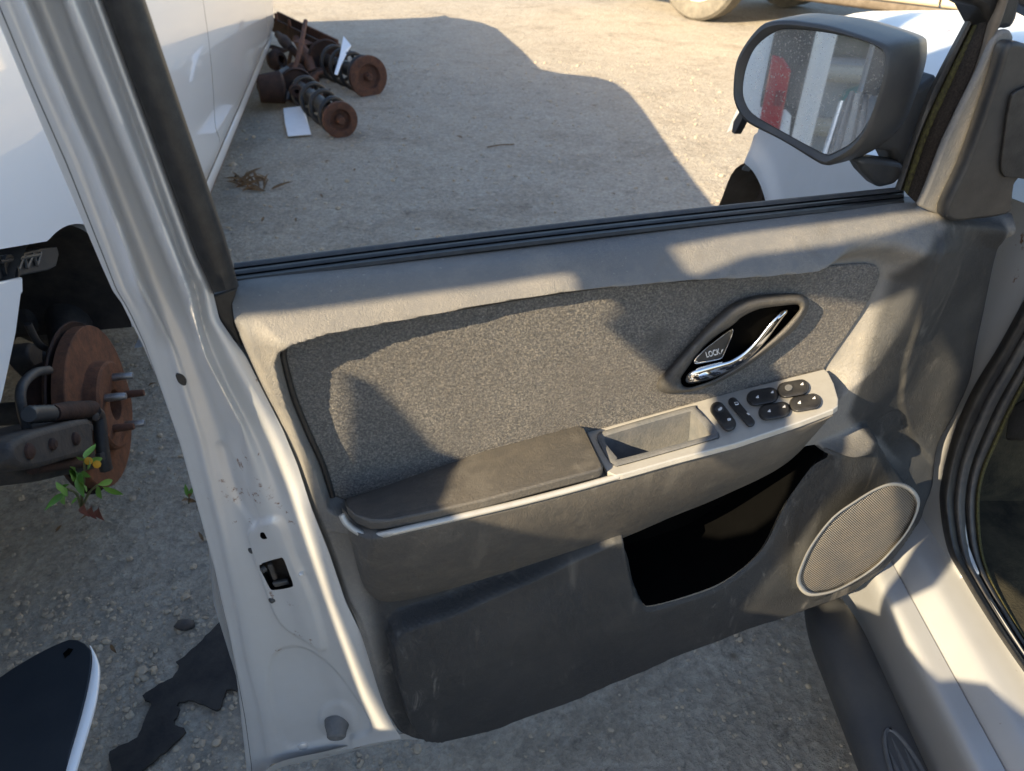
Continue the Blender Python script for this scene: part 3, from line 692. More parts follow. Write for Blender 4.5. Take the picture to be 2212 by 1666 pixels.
mk('door_shell', fine_rows.reshape(-1, 3), [f for f in grid_faces(nr_, nc_) if max(dLf[list(f)]) > 1e-6], SILVER, door, sharp=70, label='pressed silver steel latch edge of the door')
def shell_at(x, y):
    k = np.argmin((fx_-x)**2+(fy_-y)**2); return fine_rows.reshape(-1, 3)[k]
def shell_w(x, y): return float((shell_at(x, y)-DO)@DN)
# bottom hem of the steel and the outer skin behind it all
hem = [(540, 1698), (600, 1652), (700, 1628), (800, 1604), (868, 1590), (900, 1590)]
loft('bottom_hem', [[dp(x, y-4, -.030) for x, y in catmull(hem, 30)], [dp(x, y+5, -.045) for x, y in catmull(hem, 30)], [dp(x+2, y+9, -.06) for x, y in catmull(hem, 30)], [dp(x+2, y+2, -.08) for x, y in catmull(hem, 30)]], SILVER, door)
sk = [dl(508, 600, -.10), dl(1953, 432, -.10), (-.03, .95), (-.03, .40), (.05, .28), (.5, .20), (1.0, .13), (1.125, .12), (1.115, .5), (1.05, .9)]
slab('outer_skin', [dw(s, h_, -.099) for s, h_ in sk], -DN*.012, SILVER_B, door, bev=.004)
# hem sealant line down the latch edge
tube('hem_seam', [p+DN*.0006 for p in (R[-4]*.55+R[-3]*.45)[20::2]], .0006, GREYP, door, n=6)
# glass run channel at the latch side
def vrow(pts, w_, y0=-330, y1=620, n=50):
    P = np.array(pts, float); ys_ = np.linspace(y0, y1, n); return [dp(np.interp(y, P[:, 1], P[:, 0]), y, w_) for y in ys_]
LA = [(101, -330), (221, 0), (310, 241), (424, 552), (461, 632)]; LB = [(190, -330), (314, 0), (397, 248), (483, 500), (516, 618)]
mix_ = lambda f_: [(a[0]*(1-f_)+b_[0]*f_, a[1]*(1-f_)+b_[1]*f_) for a, b_ in zip(LA, LB)]
loft('glass_run_channel', [vrow(mix_(-.03), -.03, y1=636), vrow(mix_(0), -.012, y1=634), vrow(mix_(.08), -.004, y1=632), vrow(mix_(.5), .004, y1=628), vrow(mix_(.9), -.004, y1=622), vrow(mix_(1.), -.014, y1=619), vrow(mix_(1.0), -.05, y1=617), vrow(mix_(.9), -.07, y1=600)], RUBBER, door, sharp=70, label='black rubber glass run')
tp = [dl(100, -330, -.02), dl(190, -330, -.02), (.35, 1.52), (.12, 1.27), (.02, 1.10), (-.03, 1.03), (-.035, 1.08), (.0, 1.2), (.3, 1.60)]
slab('corner_filler', [dp(x, y, -.022) for x, y in ((458, 640), (514, 622), (503, 655), (508, 700), (524, 752), (505, 738), (482, 708), (466, 672))], -DN*.012, RUBBER, door, bev=.002)  # black piece filling the corner between glass run and trim
# latch, plugs and bumper on the steel edge
def jslab(name, pts, w_, th, mat, bev=0, **k): return slab(name, [dp(x, y, w_) for x, y in pts], -DN*th, mat, door, bev=bev, **k)
lw = [shell_w(x, y) for x, y in LAT]; lc = LAT.mean(0)
lat = loft('latch', [[dp(x, y, lw[i]-.0002) for i, (x, y) in enumerate(LAT)], [dp(*(lc+(LAT[i]-lc)*.97), lw[i]-.006) for i in range(60)], [dp(*(lc+(LAT[i]-lc)*.92), lw[i]-.026)-DE*.004 for i in range(60)]], BLACKST, door, closed=True, cap1=True, sharp=50, label='recessed black door latch slot')
lm = float(np.mean(lw))
slab('latch_fork', [dp(x, y, lm-.006) for x, y in ((577, 1224), (588, 1220), (600, 1252), (590, 1256))], -DN*.008, IRON, lat, bev=.002)
slab('latch_tongue', [dp(x, y, lm-.005) for x, y in ((588, 1262), (622, 1255), (626, 1263), (594, 1270))], -DN*.006, BLACKP_M, lat, bev=.0015)
jslab('screw_hole', [(571+9*math.cos(t), 1158+7*math.sin(t)) for t in np.linspace(0, 6.28, 20, endpoint=False)], shell_w(571, 1158)+.0008, .004, RECESS_SHADE)  # black disc on the steel stands for the shade in a hole
jslab('rubber_plug', catmull([(379, 812), (385, 808), (394, 812), (402, 824), (402, 832), (396, 834), (385, 827)], 24, True), shell_w(390, 821)+.002, .008, RUBBER, .002)
c = dp(728, 1562, shell_w(728, 1562)+.002)
lathe('rubber_bumper', c, DN*.9+DE*.15+np.array([0, 0, -.25]), [(-.006, .021), (.004, .020), (.014, .0165), (.022, .0155), (.025, .012), (.022, .004), (.018, .001)], GREYP, door, n=24, label='grey rubber door bumper')
for (bx, by, br_) in ((655, 1612, .0095), (651, 1241, .0035)):
    c = dp(bx, by, shell_w(bx, by)+.001); lathe('blanking_plug', c, DN, [(-.006, br_*1.1), (.001, br_), (.003, br_*.7), (.0036, .001)], SILVER, door, n=20)
for bx, by in ((541, 1190), (567, 1232), (585, 1298)):
    c = dp(bx, by, shell_w(bx, by)+.001); lathe('latch_screw', c, DE*.8+DN*.6, [(-.004, .005), (.0008, .0045), (.0016, .003), (.0016, .001)], BLACKP_M, door, n=12)

# ---- mirror corner: seal, run felt, sail trim, tweeter
def arow(pts, w_, n=40): return [dp(x, y, w_) for x, y in catmull(pts, n)]
a_ = [(2140, -90), (2100, 14), (2087, 41), (2011, 187), (1973, 287), (1941, 384), (1932, 410)]
b_ = [(2160, -90), (2120, 14), (2108, 41), (2036, 187), (1992, 287), (1958, 388), (1950, 412)]
c_ = [(2188, -90), (2150, 10), (2135, 45), (2105, 152), (2040, 290), (2000, 400), (1983, 442)]
d_ = [(2205, -90), (2172, 20), (2155, 67), (2119, 152), (2042, 307), (2004, 405), (1990, 446)]
loft('corner_outer_seal', [arow(a_, -.10), arow(a_, -.088), arow([(x+9, y) for x, y in a_], -.080), arow([(x-5, y) for x, y in b_], -.078), arow(b_, -.09)], RUBBER_G, door, sharp=60)
loft('moss_line', [arow([(x-3, y) for x, y in b_], -.089), arow([(x+3, y) for x, y in b_], -.074), arow([(x*.7+u_*.3, y*.7+t_*.3) for (x, y), (u_, t_) in zip(b_, c_)], -.070)], MOSS, door)
mixr = lambda A, B_, f_: [(a[0]*(1-f_)+b2[0]*f_, a[1]*(1-f_)+b2[1]*f_) for a, b2 in zip(A, B_)]
loft('window_run', [arow(mixr(b_, c_, .27), -.080), arow(mixr(b_, c_, .33), -.066), arow(mixr(b_, c_, .6), -.058), arow(mixr(b_, c_, .95), -.05), arow(c_, -.055)], FELT, door, sharp=60)
loft('run_edge_trim', [arow(mixr(b_, c_, .97), -.052), arow(mixr(c_, d_, .3), -.036), arow(mixr(c_, d_, .8), -.030), arow(d_, -.036)], BROWNL, door)
sail = [(1986, 447), (2005, 405), (2042, 307), (2080, 228), (2119, 152), (2150, 82), (2165, 66), (2184, 64), (2192, 80), (2170, 164), (2128, 278), (2098, 363), (2058, 474), (2020, 462)]
slab('sail_trim', [dp(x, y, -.026) for x, y in sail], -DN*.010, VINYL, door, bev=.004, seg=3, label='grey vinyl mirror corner trim')
pod = [(2043, 471), (2087, 363), (2120, 276), (2158, 164), (2178, 100), (2195, 88), (2215, 96), (2300, 130), (2300, 330), (2238, 380), (2197, 388), (2188, 450), (2182, 463), (2120, 474)]
slab('tweeter_pod', [dp(x, y, -.004) for x, y in catmull(pod, 56, True)], -DN*.020, BLACKP, door, bev=.008, seg=4, label='dark tweeter pod')
slab('tweeter_grille', [dp(x, y, .0005) for x, y in catmull([(2180, 235), (2200, 195), (2290, 190), (2290, 375), (2190, 384), (2164, 372), (2170, 300)], 40, True)], -DN*.004, RUBBER, door, bev=.001, label='black tweeter grille')
fr = [(2110, -60), (2105, 10), (2125, 20), (2150, 70), (2168, 62), (2186, 64), (2198, 40), (2205, 10), (2300, 60), (2300, -80)]
slab('frame_corner', [dp(x, y, -.045) for x, y in fr], -DN*.05, RUBBER, door, bev=.006)

tube('window_frame', catmull([dp(130, -300, -.03), dw(1.02, 1.50, -.035), dw(.70, 1.56, -.04), dw(.35, 1.50, -.05), dw(.13, 1.32, -.06), dp(2160, -62, -.06)], 60), .020, RUBBER, door, n=10)
# ---- door mirror
MPt = dp(1760, 200, -.13); MN = np.array([-.756, -.655, .02]); MN /= np.linalg.norm(MN)
def mp(x, y, up=0.): return hit(x, y, MPt, MN)+MN*up
mo = catmull([(1586, 193), (1591, 138), (1608, 100), (1639, 59), (1660, 47), (1701, 43), (1746, 48), (1798, 57), (1867, 78), (1908, 94), (1920, 107), (1919, 155), (1901, 221), (1874, 293), (1843, 331), (1801, 355), (1784, 358), (1763, 348), (1694, 305), (1619, 267), (1598, 242), (1588, 217)], 100, True)
mg = catmull([(1602, 193), (1610, 145), (1632, 100), (1674, 69), (1715, 64), (1798, 74), (1867, 91), (1906, 112), (1912, 128), (1905, 179), (1877, 255), (1843, 304), (1798, 331), (1781, 334), (1746, 317), (1677, 279), (1625, 248), (1607, 221)], 100, True)
k_ = np.argmin(np.linalg.norm(mg-mo[0]-np.array([16, 0]), axis=1)); mg = np.roll(mg, -k_, 0)
c3 = np.mean([mp(x, y) for x, y in mo], 0)
rows = [[mp(x, y, -.006) for x, y in mg], [mp(*(mg[i]*.75+mo[i]*.25), .0015) for i in range(100)], [mp(*(mg[i]*.45+mo[i]*.55), .006) for i in range(100)], [mp(*(mg[i]*.12+mo[i]*.88), .004) for i in range(100)], [mp(x, y, -.003) for x, y in mo]]
base_r = np.array([mp(x, y, 0) for x, y in mo])
for back, sc_ in ((.03, 1.02), (.07, 1.03), (.105, .97), (.13, .80), (.143, .45)):
    rows.append([c3+(p-c3)*sc_-MN*back for p in base_r])
loft('mirror_housing', rows, BLACKP_M, door, closed=True, cap1=True, sharp=60, label='black plastic door mirror housing')
gv = [mp(x, y, -.003) for x, y in mg]
mk('mirror_glass', gv+[p-MN*.003 for p in gv], [tuple(range(100)), tuple(range(199, 99, -1))]+[(i, i+100, (i+1) % 100+100, (i+1) % 100) for i in range(100)], MIRROR, door, smooth=False, label='dusty mirror glass')
arm = [(1850, 322), (1884, 268), (1930, 205), (1990, 190), (2030, 160), (2000, 262), (1975, 300), (1962, 352), (1950, 372), (1930, 330), (1888, 324), (1860, 345)]
slab('mirror_arm', [dp(x, y, -.112) for x, y in arm], -DN*.05, BLACKP_M, door, bev=.010, seg=3)
arm2 = [(1852, 348), (1872, 342), (1950, 352), (1960, 372), (1935, 400), (1900, 408), (1868, 375)]
slab('mirror_base', [dp(x, y, -.108) for x, y in arm2], -DN*.03, BLACKP_M, door, bev=.008, seg=3)

# ================================================================== THE SILVER CAR ITSELF (right edge, fender and bonnet)
car = thing('silver_suv', 'silver car body the open door hangs on, sill and fender in view', 'car', (.9, .6, 0))
def ext_y(name, prof, y0, y1, mat, n=40, **k):
    rows = [[np.array([x, y, z]) for x, z in prof] for y in np.linspace(y0, y1, n)]
    return loft(name, rows, mat, car, sharp=50, **k)
sill = catmull([(.652, .22), (.640, .30), (.630, .36), (.628, .388), (.634, .398), (.650, .4005), (.666, .401)], 30)
ext_y('rocker_panel', sill, -1.6, 1.05, SILVER_B, label='silver lower sill panel')
sill2 = catmull([(.6675, .396), (.670, .404), (.682, .416), (.694, .426), (.704, .430), (.725, .432), (.748, .434), (.756, .440), (.760, .446)], 34)
ext_y('door_sill', sill2, -1.6, 1.05, SILVER_B, label='dusty silver door sill step')
ext_y('sill_underbody', [(.655, .23), (.70, .18), (1.0, .18), (1.9, .18)], -1.6, 2.1, DARKW)
# running board
rb = []
for y in np.r_[np.linspace(-1.6, .80, 40), np.linspace(.815, .93, 12)]:
    q_ = max(0., (y-.80)/.13); sc_ = math.sqrt(max(0., 1-q_*q_*.92))
    rb.append([np.array([.592+(x-.592)*(.4+.6*sc_), y, .255+(z-.255)*sc_]) for x, z in catmull([(.545, .235), (.541, .262), (.552, .284), (.575, .293), (.605, .294), (.625, .288), (.634, .268), (.634, .235)], 26)])
board = loft('running_board', rb, BOARD, car, cap1=True, sharp=60, label='black plastic running board')
# step pad with raised ribs
pc = at_z(1985, 1575, .2955); pc[0] = .590; pc[1] -= .035
pado = [np.array([.590+.026*math.sin(t)*(1 if math.cos(t) < 0 else 1), pc[1]-.075+.11*math.cos(t), .2945]) for t in np.linspace(0, 6.283, 40, endpoint=False)]
tube('step_pad_rim', pado+[pado[0], pado[1]], .0034, BOARD_R, board, n=6, caps=False)
for i, dx in enumerate((-.014, -.001, .012)):
    tube('step_rib', [(.590+dx, y, .2945) for y in np.linspace(pc[1]-.17, pc[1]+.022-.018*abs(i-1), 12)], np.r_[np.linspace(.0055, .0055, 8), np.linspace(.005, .0008, 4)], BOARD_R, board, n=6)
# hinge pillar face and door opening seal
hp = [(2330, 250), (2300, 520), (2222, 657), (2170, 751), (2118, 837), (2087, 902), (2064, 967), (2048, 1036), (2043, 1086), (2057, 1180), (2070, 1215), (2080, 1240), (2050, 1290), (1960, 1300), (1880, 1290), (1780, 1240), (1800, 1000), (1950, 700), (2100, 300)]
slab('hinge_pillar', [at_x(x, y, .745) for x, y in hp], (.03, 0, 0), SILVER_B, car, bev=.004, label='silver front door pillar')
sL = catmull([(2290, 520), (2240, 605), (2212, 655), (2160, 749), (2108, 835), (2077, 900), (2054, 965), (2038, 1034), (2033, 1085), (2048, 1182), (2080, 1245), (2147, 1355), (2230, 1475), (2330, 1610)], 80)
sR = catmull([(2360, 600), (2300, 690), (2250, 770), (2195, 870), (2160, 945), (2126, 1026), (2116, 1104), (2132, 1224), (2202, 1355), (2290, 1490), (2390, 1630)], 80)
def srow(f_, X): return [at_x(*(sL[i]*(1-f_)+sR[i]*f_), X) for i in range(80)]
def band(name, f0, f1, X0, X1, rise, mat, **k):
    loft(name, [srow(f0, X0+.012)]+[srow(f0+(f1-f0)*t_, X0+(X1-X0)*t_-rise*math.sin(math.pi*t_)) for t_ in np.linspace(0, 1, 9)]+[srow(f1, X1+.012)], mat, car, sharp=70, **k)
band('door_seal', -.04, .34, .738, .754, .012, RUBBER, label='black rubber door opening seal')
band('door_seal_lip', .33, .62, .756, .776, .008, RUBBER_G)
band('sill_trim_edge', .63, .88, .784, .795, .007, RUBBER_G)
band('sill_trim_bead', .89, 1.0, .796, .802, .004, MOSS)
box('footwell_floor', (1.35, .1, .40), (1.1, 0, 0), (0, 3.2, 0), (0, 0, .03), CARPET, car, label='dark dirty footwell carpet')
box('footwell_wall', (1.35, 1.05, .62), (1.2, 0, 0), (0, .05, 0), (0, 0, .75), CARPET, car)
slab('kick_panel', [at_x(x, y, .83) for x, y in ((2168, 952), (2178, 878), (2330, 790), (2330, 956))], (.03, 0, 0), VINYL_D, car, bev=.006)
# fender
ya = np.linspace(1.07, 2.09, 60); rows = []
for y in ya:
    d2 = .40**2-(y-1.85)**2
    zb = .37+math.sqrt(d2) if d2 > 0 else .40
    zb = max(zb, .40); ztop = np.interp(y, [.86, 1.2, 1.5, 1.8, 1.95, 2.09], [1.03, 1.0, .965, .91, .865, .795])
    nose = .05*sm((y-1.9)/.19)
    r_ = []
    for t_ in np.linspace(0, 1, 26):
        z = zb+(ztop-zb)*min(1, t_*1.12) if t_ < .86 else None
        if z is None:
            k2 = (t_-.86)/.14; zz = zb+(ztop-zb)*.9632; z = zz+(ztop-zz)*math.sin(k2*1.57); xo = .07*(1-math.cos(k2*1.57))
        else: xo = 0
        fl = -.014*math.exp(-((z-zb)/.05)**2)+.012*sm((z-.72)/.2)
        r_.append((.622+nose+fl+xo, y, z))
    rows.append([(r_[0][0]+.022, y, r_[0][2]-.004)]+r_)
rows.insert(0, [(p[0]+.05, p[1], p[2]) for p in rows[0]])
loft('front_fender', rows, WHITE_OLD, car, sharp=60, label='chalky pale front fender with no wheel')
rows = []
for a in np.linspace(-.15, math.pi+.1, 30):
    rows.append([(x, 1.85+(.405+.012*math.sin(9*a))*math.cos(a), .37+.405*math.sin(a)) for x in (.645, .70, .78, .88, .98)])
loft('wheel_arch_liner', rows, BROWNL, car, label='dusty brown wheel arch liner')
slab('bumper_bracket', [at_x(x, y, .64) for x, y in ((1600, 236), (1606, 250), (1594, 276), (1586, 290), (1580, 286), (1584, 262))], (.02, 0, 0), BLACKP, car, bev=.002)
box('inner_wing', (1.02, 1.85, .60), (.04, 0, 0), (0, .9, 0), (0, 0, .5), DARKW, car)
# bonnet
rows = []
for y in np.linspace(.95, 2.42, 34):
    zc = np.interp(y, [.95, 1.4, 1.9, 2.2, 2.42], [1.18, 1.165, 1.13, 1.085, 1.0]); dr_ = np.interp(y, [.95, 2.42], [.15, .30]); r_ = []
    for x in np.linspace(.692, 2.0, 30):
        e2 = (x-.692); r_.append((x, y, zc-dr_+dr_*math.sqrt(max(0, min(1, e2/.28*2-(e2/.28)**2))) if e2 < .28 else zc))
    rows.append(r_)
loft('bonnet', rows, WHITE_OLD, car, sharp=60, label='chalky pale bonnet with peeling paint')
box('front_bulkhead', (1.35, 2.2, .55), (1.2, 0, 0), (0, .1, 0), (0, 0, .5), DARKW, car)
slab('windscreen_pillar', [(.70, .93, 1.03), (.76, .90, 1.03), (.98, -.05, 1.66), (.94, .02, 1.66)], (.05, 0, .02), SILVER_B, car, bev=.01)

# ================================================================== WHITE SUV ON THE LEFT
suv = thing('white_suv', 'white car with a missing rear wheel and bumper, parked beyond the door', 'car', tuple(sv(-.9, 1.2, 0)))
def sideX(z): return -.035*((z-.68)/.45)**2 - (.03*sm((.36-z)/.12)) + .012*math.exp(-((z-.31)/.02)**2)
def zbot(y):
    zb = .30
    if abs(y+1.60) < .44: zb = max(zb, .32+math.sqrt(max(0, .44**2-(y+1.60)**2)))
    if y < -1.53: zb = max(zb, np.interp(y, [-2.4, -2.1, -1.85, -1.81, -1.53], [.70, .70, .825, .832, .733]))
    if abs(y-4.42) < .5: zb = max(zb, .32+math.sqrt(max(0, .5**2-(y-4.42)**2)))
    if y > 4.6: zb = max(zb, .45)
    return zb
def seam(z): return float(np.interp(z, [.30, .325, .436, .9, 1.2], [.545, .531, .427, .787, .95]))
def spanel(name, yl, yr, mat, label=None, ztop=1.20, n=60):
    cols = []
    for t_ in np.linspace(0, 1, n):
        col_ = []
        for k in range(30):
            y = yl(.75)+(yr(.75)-yl(.75))*t_; zb = zbot(y); z = zb+(ztop-zb)*k/29
            y = yl(z)+(yr(z)-yl(z))*t_
            fx = -.25*sm((y-4.3)/1.0)-.06*sm((-2.31-y)/.10)
            col_.append(sv(sideX(z)+fx, y, z))
        cols.append([col_[0]-WX*.03]+col_)
    loft(name, cols, mat, suv, sharp=70, label=label)
cst = lambda q_: (lambda z: q_)
spanel('quarter_panel', cst(-2.39), cst(-.96), WHITE, 'glossy white rear quarter reflecting blue sky', n=80)
spanel('rear_door', cst(-.953), seam, WHITE, 'white rear door')
spanel('front_door', lambda z: seam(z)+.009, cst(3.3), WHITE, 'white front door')
spanel('front_fender', cst(3.308), cst(5.2), WHITE)
rows = []
for y in np.linspace(-1.13, 3.90, 60):
    lift = .0 if y < 3.4 else .12*((y-3.4)/.5)**2
    rows.append([sv(x, y, z+lift) for x, z in catmull([(-.085, .212), (-.055, .215), (-.036, .228), (-.029, .25), (-.027, .275), (-.028, .296)], 14)])
loft('rocker_panel', rows, WHITE, suv, label='white rocker panel with rusty lower edge')
tube('rocker_flange', [sv(-.05, y, .213+(0 if y < 3.4 else .12*((y-3.4)/.5)**2)) for y in np.linspace(-1.1, 3.9, 40)], .007, RUST, suv, n=6)
prof = [(-2.25, 1.18), (-2.1, 1.48), (-1.15, 1.545), (-.5, 1.595), (.43, 1.685), (.93, 1.72), (1.25, 1.715), (1.50, 1.66), (1.85, 1.50), (2.12, 1.418), (2.97, 1.42), (4.07, 1.40), (4.55, 1.33), (4.94, 1.215), (5.2, 1.08), (5.2, .5), (4.9, .5), (4.9, 1.0), (-2.2, 1.0)]
slab('cabin', [sv(-.15, y, z) for y, z in prof], -WX*1.5, WHITE, suv, bev=.03, label='white cabin and bonnet')
slab('side_window', [sv(-.146, y, z) for y, z in ((-1.9, 1.22), (-1.8, 1.45), (-.4, 1.54), (-.4, 1.22))], -WX*.02, DGLASS, suv)
slab('side_window', [sv(-.146, y, z) for y, z in ((-.3, 1.22), (-.3, 1.55), (.8, 1.62), (1.3, 1.58), (1.7, 1.4), (1.7, 1.24))], -WX*.02, DGLASS, suv)
box('underbody', sv(-1.05, 1.7, .44), WX*1.3, WY*6.4, (0, 0, .30), DARKW, suv)
box('far_side', sv(-1.72, 1.4, .75), WX*.04, WY*7.2, (0, 0, .9), WHITE, suv)
slab('tailgate', [sv(X, -2.30, z) for X, z in ((-.28, .85), (-.28, 1.2), (-1.5, 1.2), (-1.5, .85))], WY*.04, WHITE, suv, bev=.01)
# wheel well
rows = []
for a in np.linspace(-.05, 2.0, 26):
    rows.append([sv(X, -1.60+.445*math.cos(a), .32+.445*math.sin(a)) for X in (-.03, -.12, -.25, -.42)])
loft('wheel_arch_liner', rows, DARKW, suv)
slab('wheel_well_wall', [sv(-.42, y, z) for y, z in ((-2.3, .62), (-2.3, 1.0), (-1.0, 1.0), (-1.0, .25), (-1.35, .24), (-1.75, .55))], -WX*.02, DARKW, suv)
slab('frame_rail', [sv(-.36, y, z) for y, z in ((-1.75, .62), (-1.70, .74), (-1.1, .74), (-1.05, .48), (-1.35, .50))], -WX*.05, IRON, suv, bev=.01)
# bumper remains
br_pts = [(-30, 556), (40, 548), (95, 536), (124, 533), (128, 550), (122, 575), (108, 583), (60, 593), (-30, 612)]
brk = slab('bumper_bracket', [svp(x, y, -.05) for x, y in br_pts], -WX*.03, BLACKP, suv, bev=.003, label='black ribbed bumper bracket')
zz = [(40, 583), (52, 551), (58, 579), (72, 549), (80, 574), (88, 546)]
for i in range(len(zz)-1): tube('rib', [svp(*zz[i], -.046), svp(*zz[i+1], -.046)], .0035, BLACKP_M, brk, n=6)
tube('rib', [svp(0, 566, -.046), svp(85, 551, -.046)], .004, BLACKP_M, brk, n=6)
lathe('bracket_socket', svp(22, 582, -.047), WX, [(-.002, .030), (.004, .029), (.004, .023), (-.001, .022), (-.001, .001)], RUBBER, brk, n=20)
slab('bumper_remnant', [svp(x, y, -.02) for x, y in ((-60, 620), (0, 609), (50, 598), (51, 633), (47, 636), (36, 720), (15, 820), (4, 870), (-10, 890), (-60, 900))], -WX*.012, WHITE, suv, bev=.004, label='torn white bumper end')
# brake
RC = sv(-.035, -1.575, .312)
disc = lathe('brake_disc', RC, WX, [(-.030, .10), (-.030, .200), (-.004, .200), (-.002, .198), (-.002, .116), (-.001, .112), (.028, .110), (.033, .104), (.033, .042), (.030, .038), (-.02, .038), (-.02, .001)], RUST_O, suv, n=56, label='rusted brake disc and hub')
lathe('dust_shield', RC-WX*.05, WX, [(0, .06), (.004, .206), (.012, .213), (.016, .211), (.008, .196), (.006, .06)], RUST_D, suv, n=48)
for i in range(5):
    a = .55+i*2*math.pi/5; u2, v2 = np.array([0, 0, 1.]), WY
    c = RC+WX*.03+(math.cos(a)*u2+math.sin(a)*v2)*.068
    lathe('wheel_stud', c, WX, [(-.01, .010), (.012, .010), (.044, .0092), (.049, .0075), (.050, .001)], RUST if i % 2 else STEEL, disc, n=10)
cal = slab('brake_caliper', [svp(x, y, -.02) for x, y in catmull([(18, 962), (45, 945), (120, 915), (190, 898), (203, 905), (206, 960), (214, 990), (212, 1012), (150, 1026), (70, 1042), (35, 1030), (12, 1000)], 40, True)], -WX*.13, IRON, suv, bev=.016, seg=3, label='greasy brake caliper')
tube('slide_pin', [svp(112, 893, .0), svp(150, 888, .0), svp(198, 884, .0)], [.018, .021, .020], RUST_D, cal, n=12)
tube('bellows', [svp(x, 896-(x-62)*.06, .0) for x in np.linspace(62, 112, 11)], [.014, .018]*5+[.014], BLACKP_M, cal, n=12)
tube('caliper_bracket', [svp(x, y, .01) for x, y in catmull([(204, 890), (214, 900), (219, 950), (226, 1000), (230, 1014)], 12)], .015, BLACKST, cal, n=8)
tube('caliper_rib', [svp(70, 1012, .0), svp(130, 1004, .0), svp(200, 996, .0)], .012, RUST_D, cal, n=8)
tube('caliper_rib', [svp(75, 958, .0), svp(130, 948, .0), svp(185, 934, .0)], .010, IRON, cal, n=8)
tube('brake_hose', [svp(x, y, -.06) for x, y in catmull([(105, 800), (75, 806), (50, 830), (44, 860), (52, 900), (60, 930)], 24)], .010, RUBBER_G, suv, n=10, label='grey rubber brake hose')
tube('suspension_strut', [svp(140, 640, -.24), svp(150, 700, -.22), svp(160, 800, -.18), svp(170, 900, -.14)], [.055, .06, .05, .04], IRON, suv, n=14)
tube('control_arm', [svp(80, 760, -.22), svp(120, 790, -.18), svp(180, 860, -.12)], .022, BLACKST, suv, n=8)
tube('drive_shaft', [RC-WX*.08, RC-WX*.55+np.array([0, 0, .02])], .028, IRON, suv, n=12)
for bx_, by_ in ((205, 900), (222, 985), (40, 985), (190, 925)):
    lathe('caliper_bolt', svp(bx_, by_, .012), WX*.6-WY*.3+np.array([0, 0, .2]), [(-.012, .011), (.004, .011), (.006, .008), (.006, .001)], IRON, cal, n=6)
slab('caliper_casting', [svp(x, y, .004) for x, y in catmull([(60, 975), (95, 958), (175, 945), (196, 950), (200, 985), (150, 1000), (90, 1010), (62, 1000)], 30, True)], -WX*.03, RUST_D, cal, bev=.010, seg=3)
tube('handbrake_cable', [svp(x, y, -.10) for x, y in catmull([(60, 700), (85, 745), (120, 762), (150, 800), (165, 850)], 20)], .008, BLACKST, suv, n=8)
slab('spring_perch', [svp(x, y, -.20) for x, y in catmull([(70, 740), (110, 760), (150, 790), (120, 830), (80, 800), (60, 770)], 24, True)], -WX*.05, IRON, suv, bev=.01)
slab('caliper_housing', [svp(x, y, .035) for x, y in catmull([(30, 955), (70, 935), (130, 918), (192, 905), (200, 930), (198, 975), (150, 992), (80, 1012), (40, 1010), (22, 985)], 36, True)], -WX*.06, IRON, cal, bev=.014, seg=3)
for x_, y_, r_ in ((60, 975, .016), (110, 960, .013), (160, 948, .015)):
    lathe('casting_boss', svp(x_, y_, .034), WX, [(-.01, r_), (.006, r_*.9), (.010, r_*.5), (.010, .001)], RUST_D, cal, n=14)
slab('knuckle', [svp(x, y, -.11) for x, y in catmull([(95, 820), (130, 780), (165, 790), (180, 850), (175, 930), (130, 960), (95, 900)], 30, True)], -WX*.06, RUST_D, suv, bev=.014, seg=3)
slab('shock_tower', [svp(x, y, -.30) for x, y in catmull([(70, 640), (120, 600), (190, 610), (215, 680), (200, 745), (120, 735), (80, 700)], 30, True)], -WX*.08, IRON, suv, bev=.02, seg=3)
# tail lamp on the near corner (seen in the door mirror)
tl = slab('tail_lamp', [sv(-.012, y, z) for y, z in ((-2.296, .80), (-2.29, .985), (-2.262, 1.015), (-2.232, 1.02), (-2.236, .80))], WX*.014, REDL, suv, bev=.004, label='tall red tail lamp')
slab('lamp_divider', [sv(.0025, y, z) for y, z in ((-2.285, .89), (-2.285, .93), (-2.262, .93), (-2.262, .89))], WX*.002, REDD, tl)
slab('corner_trim', [sv(-.015, y, z) for y, z in ((-2.332, .72), (-2.332, 1.19), (-2.226, 1.19), (-2.226, .72))], WX*.008, BLACKP, suv, bev=.003)
# ================================================================== SCRAP PARTS ON THE GROUND
def strut(label, e0, e1, r_plate, rcoil, seat=None):
    e0, e1 = np.array(e0), np.array(e1); ax = (e1-e0); L = np.linalg.norm(ax); ax /= L
    t_ = thing('suspension_strut', label, 'car part', (float(e1[0]), float(e1[1]), 0), 'struts lying by the white car')
    lathe('top_mount', e1-ax*.03, ax, [(-.03, .03), (-.03, r_plate*.8), (-.012, r_plate), (.012, r_plate*.99), (.016, r_plate*.86), (.012, r_plate*.6), (-.015, r_plate*.52), (-.02, .03), (.02, .026), (.03, .02), (.03, .001)], RUST, t_, n=30)
    lathe('strut_body', e0, ax, [(0, .001), (0, .045), (L*.45, .048), (L*.47, .026), (L*.85, .024)], BLACKST, t_, n=20)
    tube('coil_spring', helix(e0+ax*L*.28, ax, rcoil, 4.2, L*.66, 110), .0155, BLACKST, t_, n=8)
    lathe('spring_seat', e0+ax*L*.22, ax, [(0, .04), (.0, rcoil*1.22), (.03, rcoil*1.28), (.05, rcoil*1.2), (.035, rcoil*1.05), (.03, .04)], RUST_D, t_, n=28)
    lathe('dust_boot', e0+ax*L*.5, ax, [(k*L*.035, (.042 if k % 2 else .054)) for k in range(9)], RUBBER, t_, n=18)
    return t_
strut('lower of the two rusty coil struts, round mount facing the viewer', at_z(615, 165, .12), at_z(738, 262, .105), .112, .098)
strut('upper rusty coil strut, with a white tag tied to it', at_z(676, 118, .13), at_z(800, 168, .13), .150, .122)
